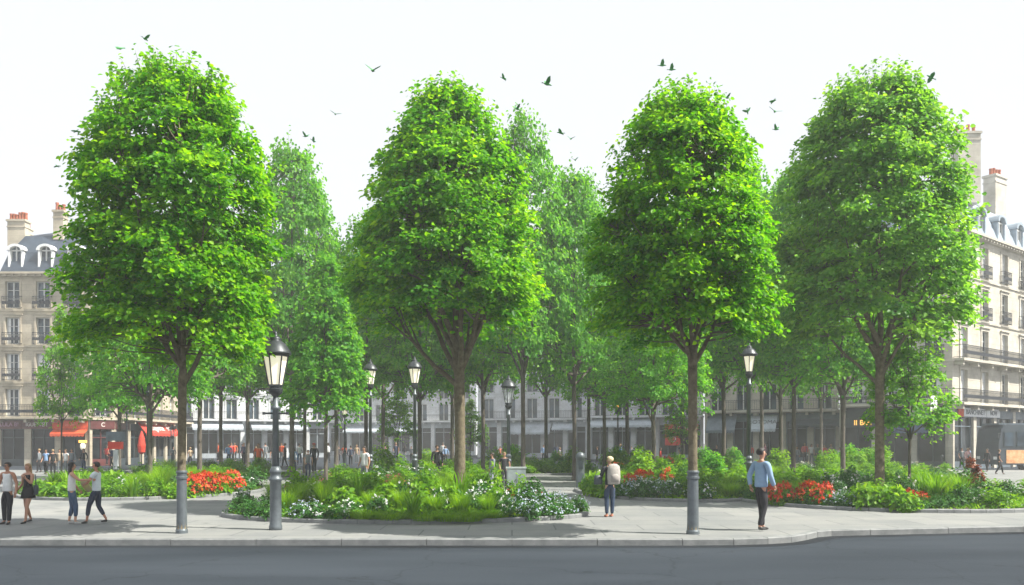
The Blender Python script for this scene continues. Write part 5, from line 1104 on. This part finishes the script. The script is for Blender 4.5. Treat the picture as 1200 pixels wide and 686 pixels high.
# people in the garden and along the shops
BLK, NAVY, WHT, ORG, BLU, GRY, RED_, DN = (.015, .016, .02), (.03, .045, .09), (.62, .63, .64), (.62, .10, .03), (.20, .32, .52), (.16, .18, .20), (.55, .05, .04), (.035, .055, .10)
crowd = [ # px, feet y, height px, top, bottom, yaw, walking, label
 (427, 572, 50, WHT, GRY, 150, 0, 'person in white coat standing among shrubs below the second lamp'),
 (512, 566, 45, BLK, BLK, 200, .06, 'person in long black standing between flowers left of the brown trunk'),
 (577, 574, 42, GRY, (.30, .33, .38), 120, .05, 'person in dark top and grey skirt left of the thin lamp'),
 (591, 572, 40, BLK, BLK, 190, 0, 'person in black close beside the thin lamp'),
 (344, 557, 34, BLU, NAVY, 180, 0, 'person in light blue seen just right of the big lamp'),
 (334, 548, 29, BLK, BLK, 95, .1, 'person in black leaning forward beside the big lamp post'),
 (361, 560, 32, GRY, NAVY, 200, 0, 'person in grey beside the one in light blue'),
 (368, 555, 37, BLK, BLK, 170, .05, 'person in black with a red cap before the small conical tree'),
 (330, 542, 27, ORG, GRY, 160, 0, 'person in orange top behind the big lamp post'),
 (303, 557, 44, ORG, BLK, 180, 0, 'tall person with orange front and black trousers left of the big lamp'),
 (311, 543, 38, GRY, GRY, 20, 0, 'grey clothed person right behind the one with orange front'),
 (286, 545, 33, NAVY, BLK, 170, .05, 'person in navy near the slim trunk behind the geraniums'),
 (275, 537, 27, ORG, BLK, 190, .05, 'person in orange vest among the far walkers'),
 (397, 530, 16, BLK, BLK, 200, 0, 'small dark figure beside the tiniest lamp'),
 (448, 534, 20, BLK, BLK, 180, .0, 'dark figure against the trunk between the lit lamps'),
 (464, 538, 25, NAVY, DN, 180, .06, 'figure in navy between the lit lamps'),
 (474, 534, 20, BLK, GRY, 30, .06, 'figure in black next to the one in navy'),
 (482, 533, 18, GRY, BLK, 150, 0, 'grey figure just left of the tall lit lamp'),
 (54, 556, 26, BLU, BLK, 180, .05, 'person in denim blue by the corner shop front'),
 (62, 557, 25, BLK, BLK, 20, .0, 'person in black shoulder to shoulder with the denim jacket'),
 (70, 555, 24, (.45, .35, .25), GRY, 190, 0, 'person in tan top outside the corner shop'),
 (77, 556, 26, WHT, GRY, 160, .05, 'person in white outside the corner shop'),
 (84, 554, 24, GRY, NAVY, 200, 0, 'person in grey jacket at the end of the shop queue'),
 (943, 542, 23, RED_, BLK, 170, .0, 'person in red jacket left of those by the dark canopied shop'),
 (951, 544, 24, WHT, GRY, 190, .05, 'person in white by the dark canopied shop'),
 (958, 544, 24, (.10, .16, .12), BLK, 200, 0, 'person in dark green by the dark canopied shop'),
 (966, 543, 22, RED_, GRY, 160, .05, 'person in red right of the dark green one'),
 (974, 544, 24, (.3, .24, .2), BLK, 30, .0, 'person in brown by the dark canopied shop'),
 (934, 545, 22, GRY, NAVY, 150, .05, 'person in grey walking beneath the pale facade'),
 (1092, 547, 24, (.5, .35, .3), BLK, 180, .0, 'person in dusty pink by the stone pier'),
 (1127, 549, 23, GRY, BLK, 180, .05, 'person in grey before the glass under the white sign'),
 (1134, 550, 25, (.6, .35, .35), BLK, 190, .0, 'person in rose top before the glass under the white sign'),
 (1157, 553, 26, BLK, BLK, 110, .08, 'person in black walking beside the bus'),
 (1171, 556, 28, BLK, BLK, 250, .16, 'person in black with long stride at the bus front'),
 (256, 541, 26, GRY, BLK, 150, .05, 'grey walker before the slim back tree'),
 (268, 546, 26, BLU, DN, 200, 0, 'walker in blue just left of the one in orange vest'),
 (320, 550, 28, BLK, GRY, 60, .05, 'walker in black jacket and grey trousers left of the big lamp post'),
 (351, 545, 26, WHT, DN, 30, .05, 'walker in white right of the big lamp post'),
 (411, 546, 24, NAVY, BLK, 10, .05, 'walker in navy right of the small conical tree'),
 (418, 543, 22, (.4, .3, .2), GRY, 180, 0, 'walker in tan behind the one in white coat'),
 (522, 544, 22, BLU, BLK, 200, 0, 'walker in blue close left of the broad brown trunk'),
 (700, 545, 22, BLK, BLK, 90, .08, 'walker in black behind the backpacker at the far bed'),
 (752, 543, 20, BLU, GRY, 30, .05, 'walker in blue left of the brown forking tree'),
 (1000, 546, 22, BLU, BLK, 30, .05, 'walker in blue under the amber lettering'),
 (1012, 545, 22, WHT, BLK, 200, 0, 'walker in white under the amber lettering'),
 (1050, 546, 22, (.5, .15, .08), BLK, 180, 0, 'walker in rust top by the dark shop window'),
 (98, 553, 24, BLK, DN, 180, .0, 'person in black below the small lit lantern'),
 (46, 554, 24, GRY, BLK, 100, .05, 'person in grey leftmost of the shop queue'),
 (125, 546, 25, RED_, BLK, 333, 0.08, 'far walker in a red top left of the chamfered shop corner'),
(131, 548, 25, NAVY, BLK, 127, 0.08, 'far walker in a navy top right of the chamfered shop corner'),
(203, 543, 19, BLK, BLK, 190, 0.05, 'far walker in a black top left of the left sleeved trunk'),
(223, 547, 23, (.40, .30, .20), BLK, 52, 0.08, 'far walker in a tan top right of the left sleeved trunk'),
(256, 541, 24, ORG, BLK, 110, 0.05, 'far walker in a orange top left of the slim back tree'),
(271, 543, 25, RED_, BLK, 199, 0, 'far walker in a red top right of the slim back tree'),
(284, 543, 23, (.55, .25, .30), BLK, 316, 0.05, 'far walker in a pink top left of the red geraniums'),
(300, 543, 19, BLK, BLK, 2, 0, 'far walker in a black top right of the red geraniums'),
(385, 543, 25, WHT, BLK, 85, 0.05, 'far walker in a white top left of the small conical tree'),
(403, 544, 23, ORG, BLK, 347, 0.08, 'far walker in a orange top right of the small conical tree'),
(433, 543, 24, GRY, BLK, 100, 0.05, 'far walker in a grey top left of the second lit lamp'),
(450, 541, 21, (.55, .25, .30), BLK, 212, 0, 'far walker in a pink top right of the second lit lamp'),
(491, 545, 19, (.08, .20, .12), BLK, 169, 0.05, 'far walker in a green top left of the third lit lamp'),
(519, 541, 23, WHT, BLK, 347, 0.08, 'far walker in a white top right of the third lit lamp'),
(637, 542, 21, BLU, BLK, 181, 0.05, 'far walker in a blue top left of the dark tall tree'),
(656, 546, 20, GRY, BLK, 246, 0.05, 'far walker in a grey top right of the dark tall tree'),
(652, 541, 21, NAVY, BLK, 11, 0.08, 'far walker in a navy top left of the dark straight tree'),
(672, 547, 19, (.08, .20, .12), BLK, 281, 0.05, 'far walker in a green top right of the dark straight tree'),
(723, 547, 23, (.40, .30, .20), BLK, 4, 0.05, 'far walker in a tan top left of the amber signal'),
(727, 543, 23, BLU, BLK, 100, 0, 'far walker in a blue top right of the amber signal'),
(774, 548, 21, RED_, BLK, 262, 0.05, 'far walker in a red top left of the orange shop sign'),
(797, 545, 25, NAVY, BLK, 236, 0, 'far walker in a navy top right of the orange shop sign'),
(840, 546, 25, BLK, BLK, 151, 0, 'far walker in a black top right of the hazy middle tree'),
(849, 542, 20, (.40, .30, .20), BLK, 174, 0.08, 'far walker in a tan top right of the hazy middle tree'),
(860, 543, 21, ORG, BLK, 141, 0.08, 'far walker in a orange top left of the black lamp'),
(880, 542, 21, RED_, BLK, 162, 0.05, 'far walker in a red top right of the black lamp'),
(897, 542, 24, (.55, .25, .30), BLK, 76, 0.08, 'far walker in a pink top left of the leaning tree'),
(915, 548, 20, BLK, BLK, 24, 0, 'far walker in a black top right of the leaning tree'),
(984, 547, 19, WHT, BLK, 121, 0.08, 'far walker in a white top right of the twin limbed tree'),
(992, 545, 22, ORG, BLK, 333, 0.05, 'far walker in a orange top right of the twin limbed tree'),
(1013, 541, 24, GRY, BLK, 16, 0.05, 'far walker in a grey top left of the pale crowned tree'),
(1033, 544, 20, (.55, .25, .30), BLK, 288, 0, 'far walker in a pink top right of the pale crowned tree'),
(1080, 542, 20, (.08, .20, .12), BLK, 222, 0.05, 'far walker in a green top left of the slim sapling'),
(1085, 541, 25, WHT, BLK, 215, 0.05, 'far walker in a white top right of the slim sapling'),
(1136, 548, 23, BLU, BLK, 86, 0.08, 'far walker in a blue top left of the white shop sign'),
(1160, 548, 24, GRY, BLK, 162, 0.05, 'far walker in a grey top right of the white shop sign'),
 (586, 536, 17, (.5, .15, .1), BLK, 180, 0, 'faint figure with red top far behind the thin lamp'),
 (740, 540, 18, GRY, BLK, 180, 0, 'faint grey figure beyond the bed behind the backpacker'),
 (820, 541, 20, WHT, GRY, 170, .05, 'faint pale figure right of the orange shop sign'),
]
for i, (px, fy, hp, tp_, bt, yw, wk, lab) in enumerate(crowd):
    v = gp(px, max(fy, 541)); d = v.y
    if fy > 560: d = min(d, 46)
    hgt = min(1.86, max(1.5, hp * d / F))
    st = strut(wk + .02) if wk else dict()
    st['elL'] = (-.15, rng.uniform(-.04, .06), .64); st['wrR'] = (.13, rng.uniform(0, .12), .50 + rng.uniform(0, .08))
    person(lab, at(px, d), hgt, R(yw), st, False, i % 2 == 0, top=tp_, bottom=bt, sleeves='long' if i % 3 else 'short', hair=RED_ if 'red cap' in lab else [(.02, .015, .012), (.10, .06, .03), (.03, .02, .015), (.30, .2, .1)][i % 4], long_hair=(i % 4 == 0), skin=(.40, .22, .15), group='people around the garden', loose=.01, cuffs=False)
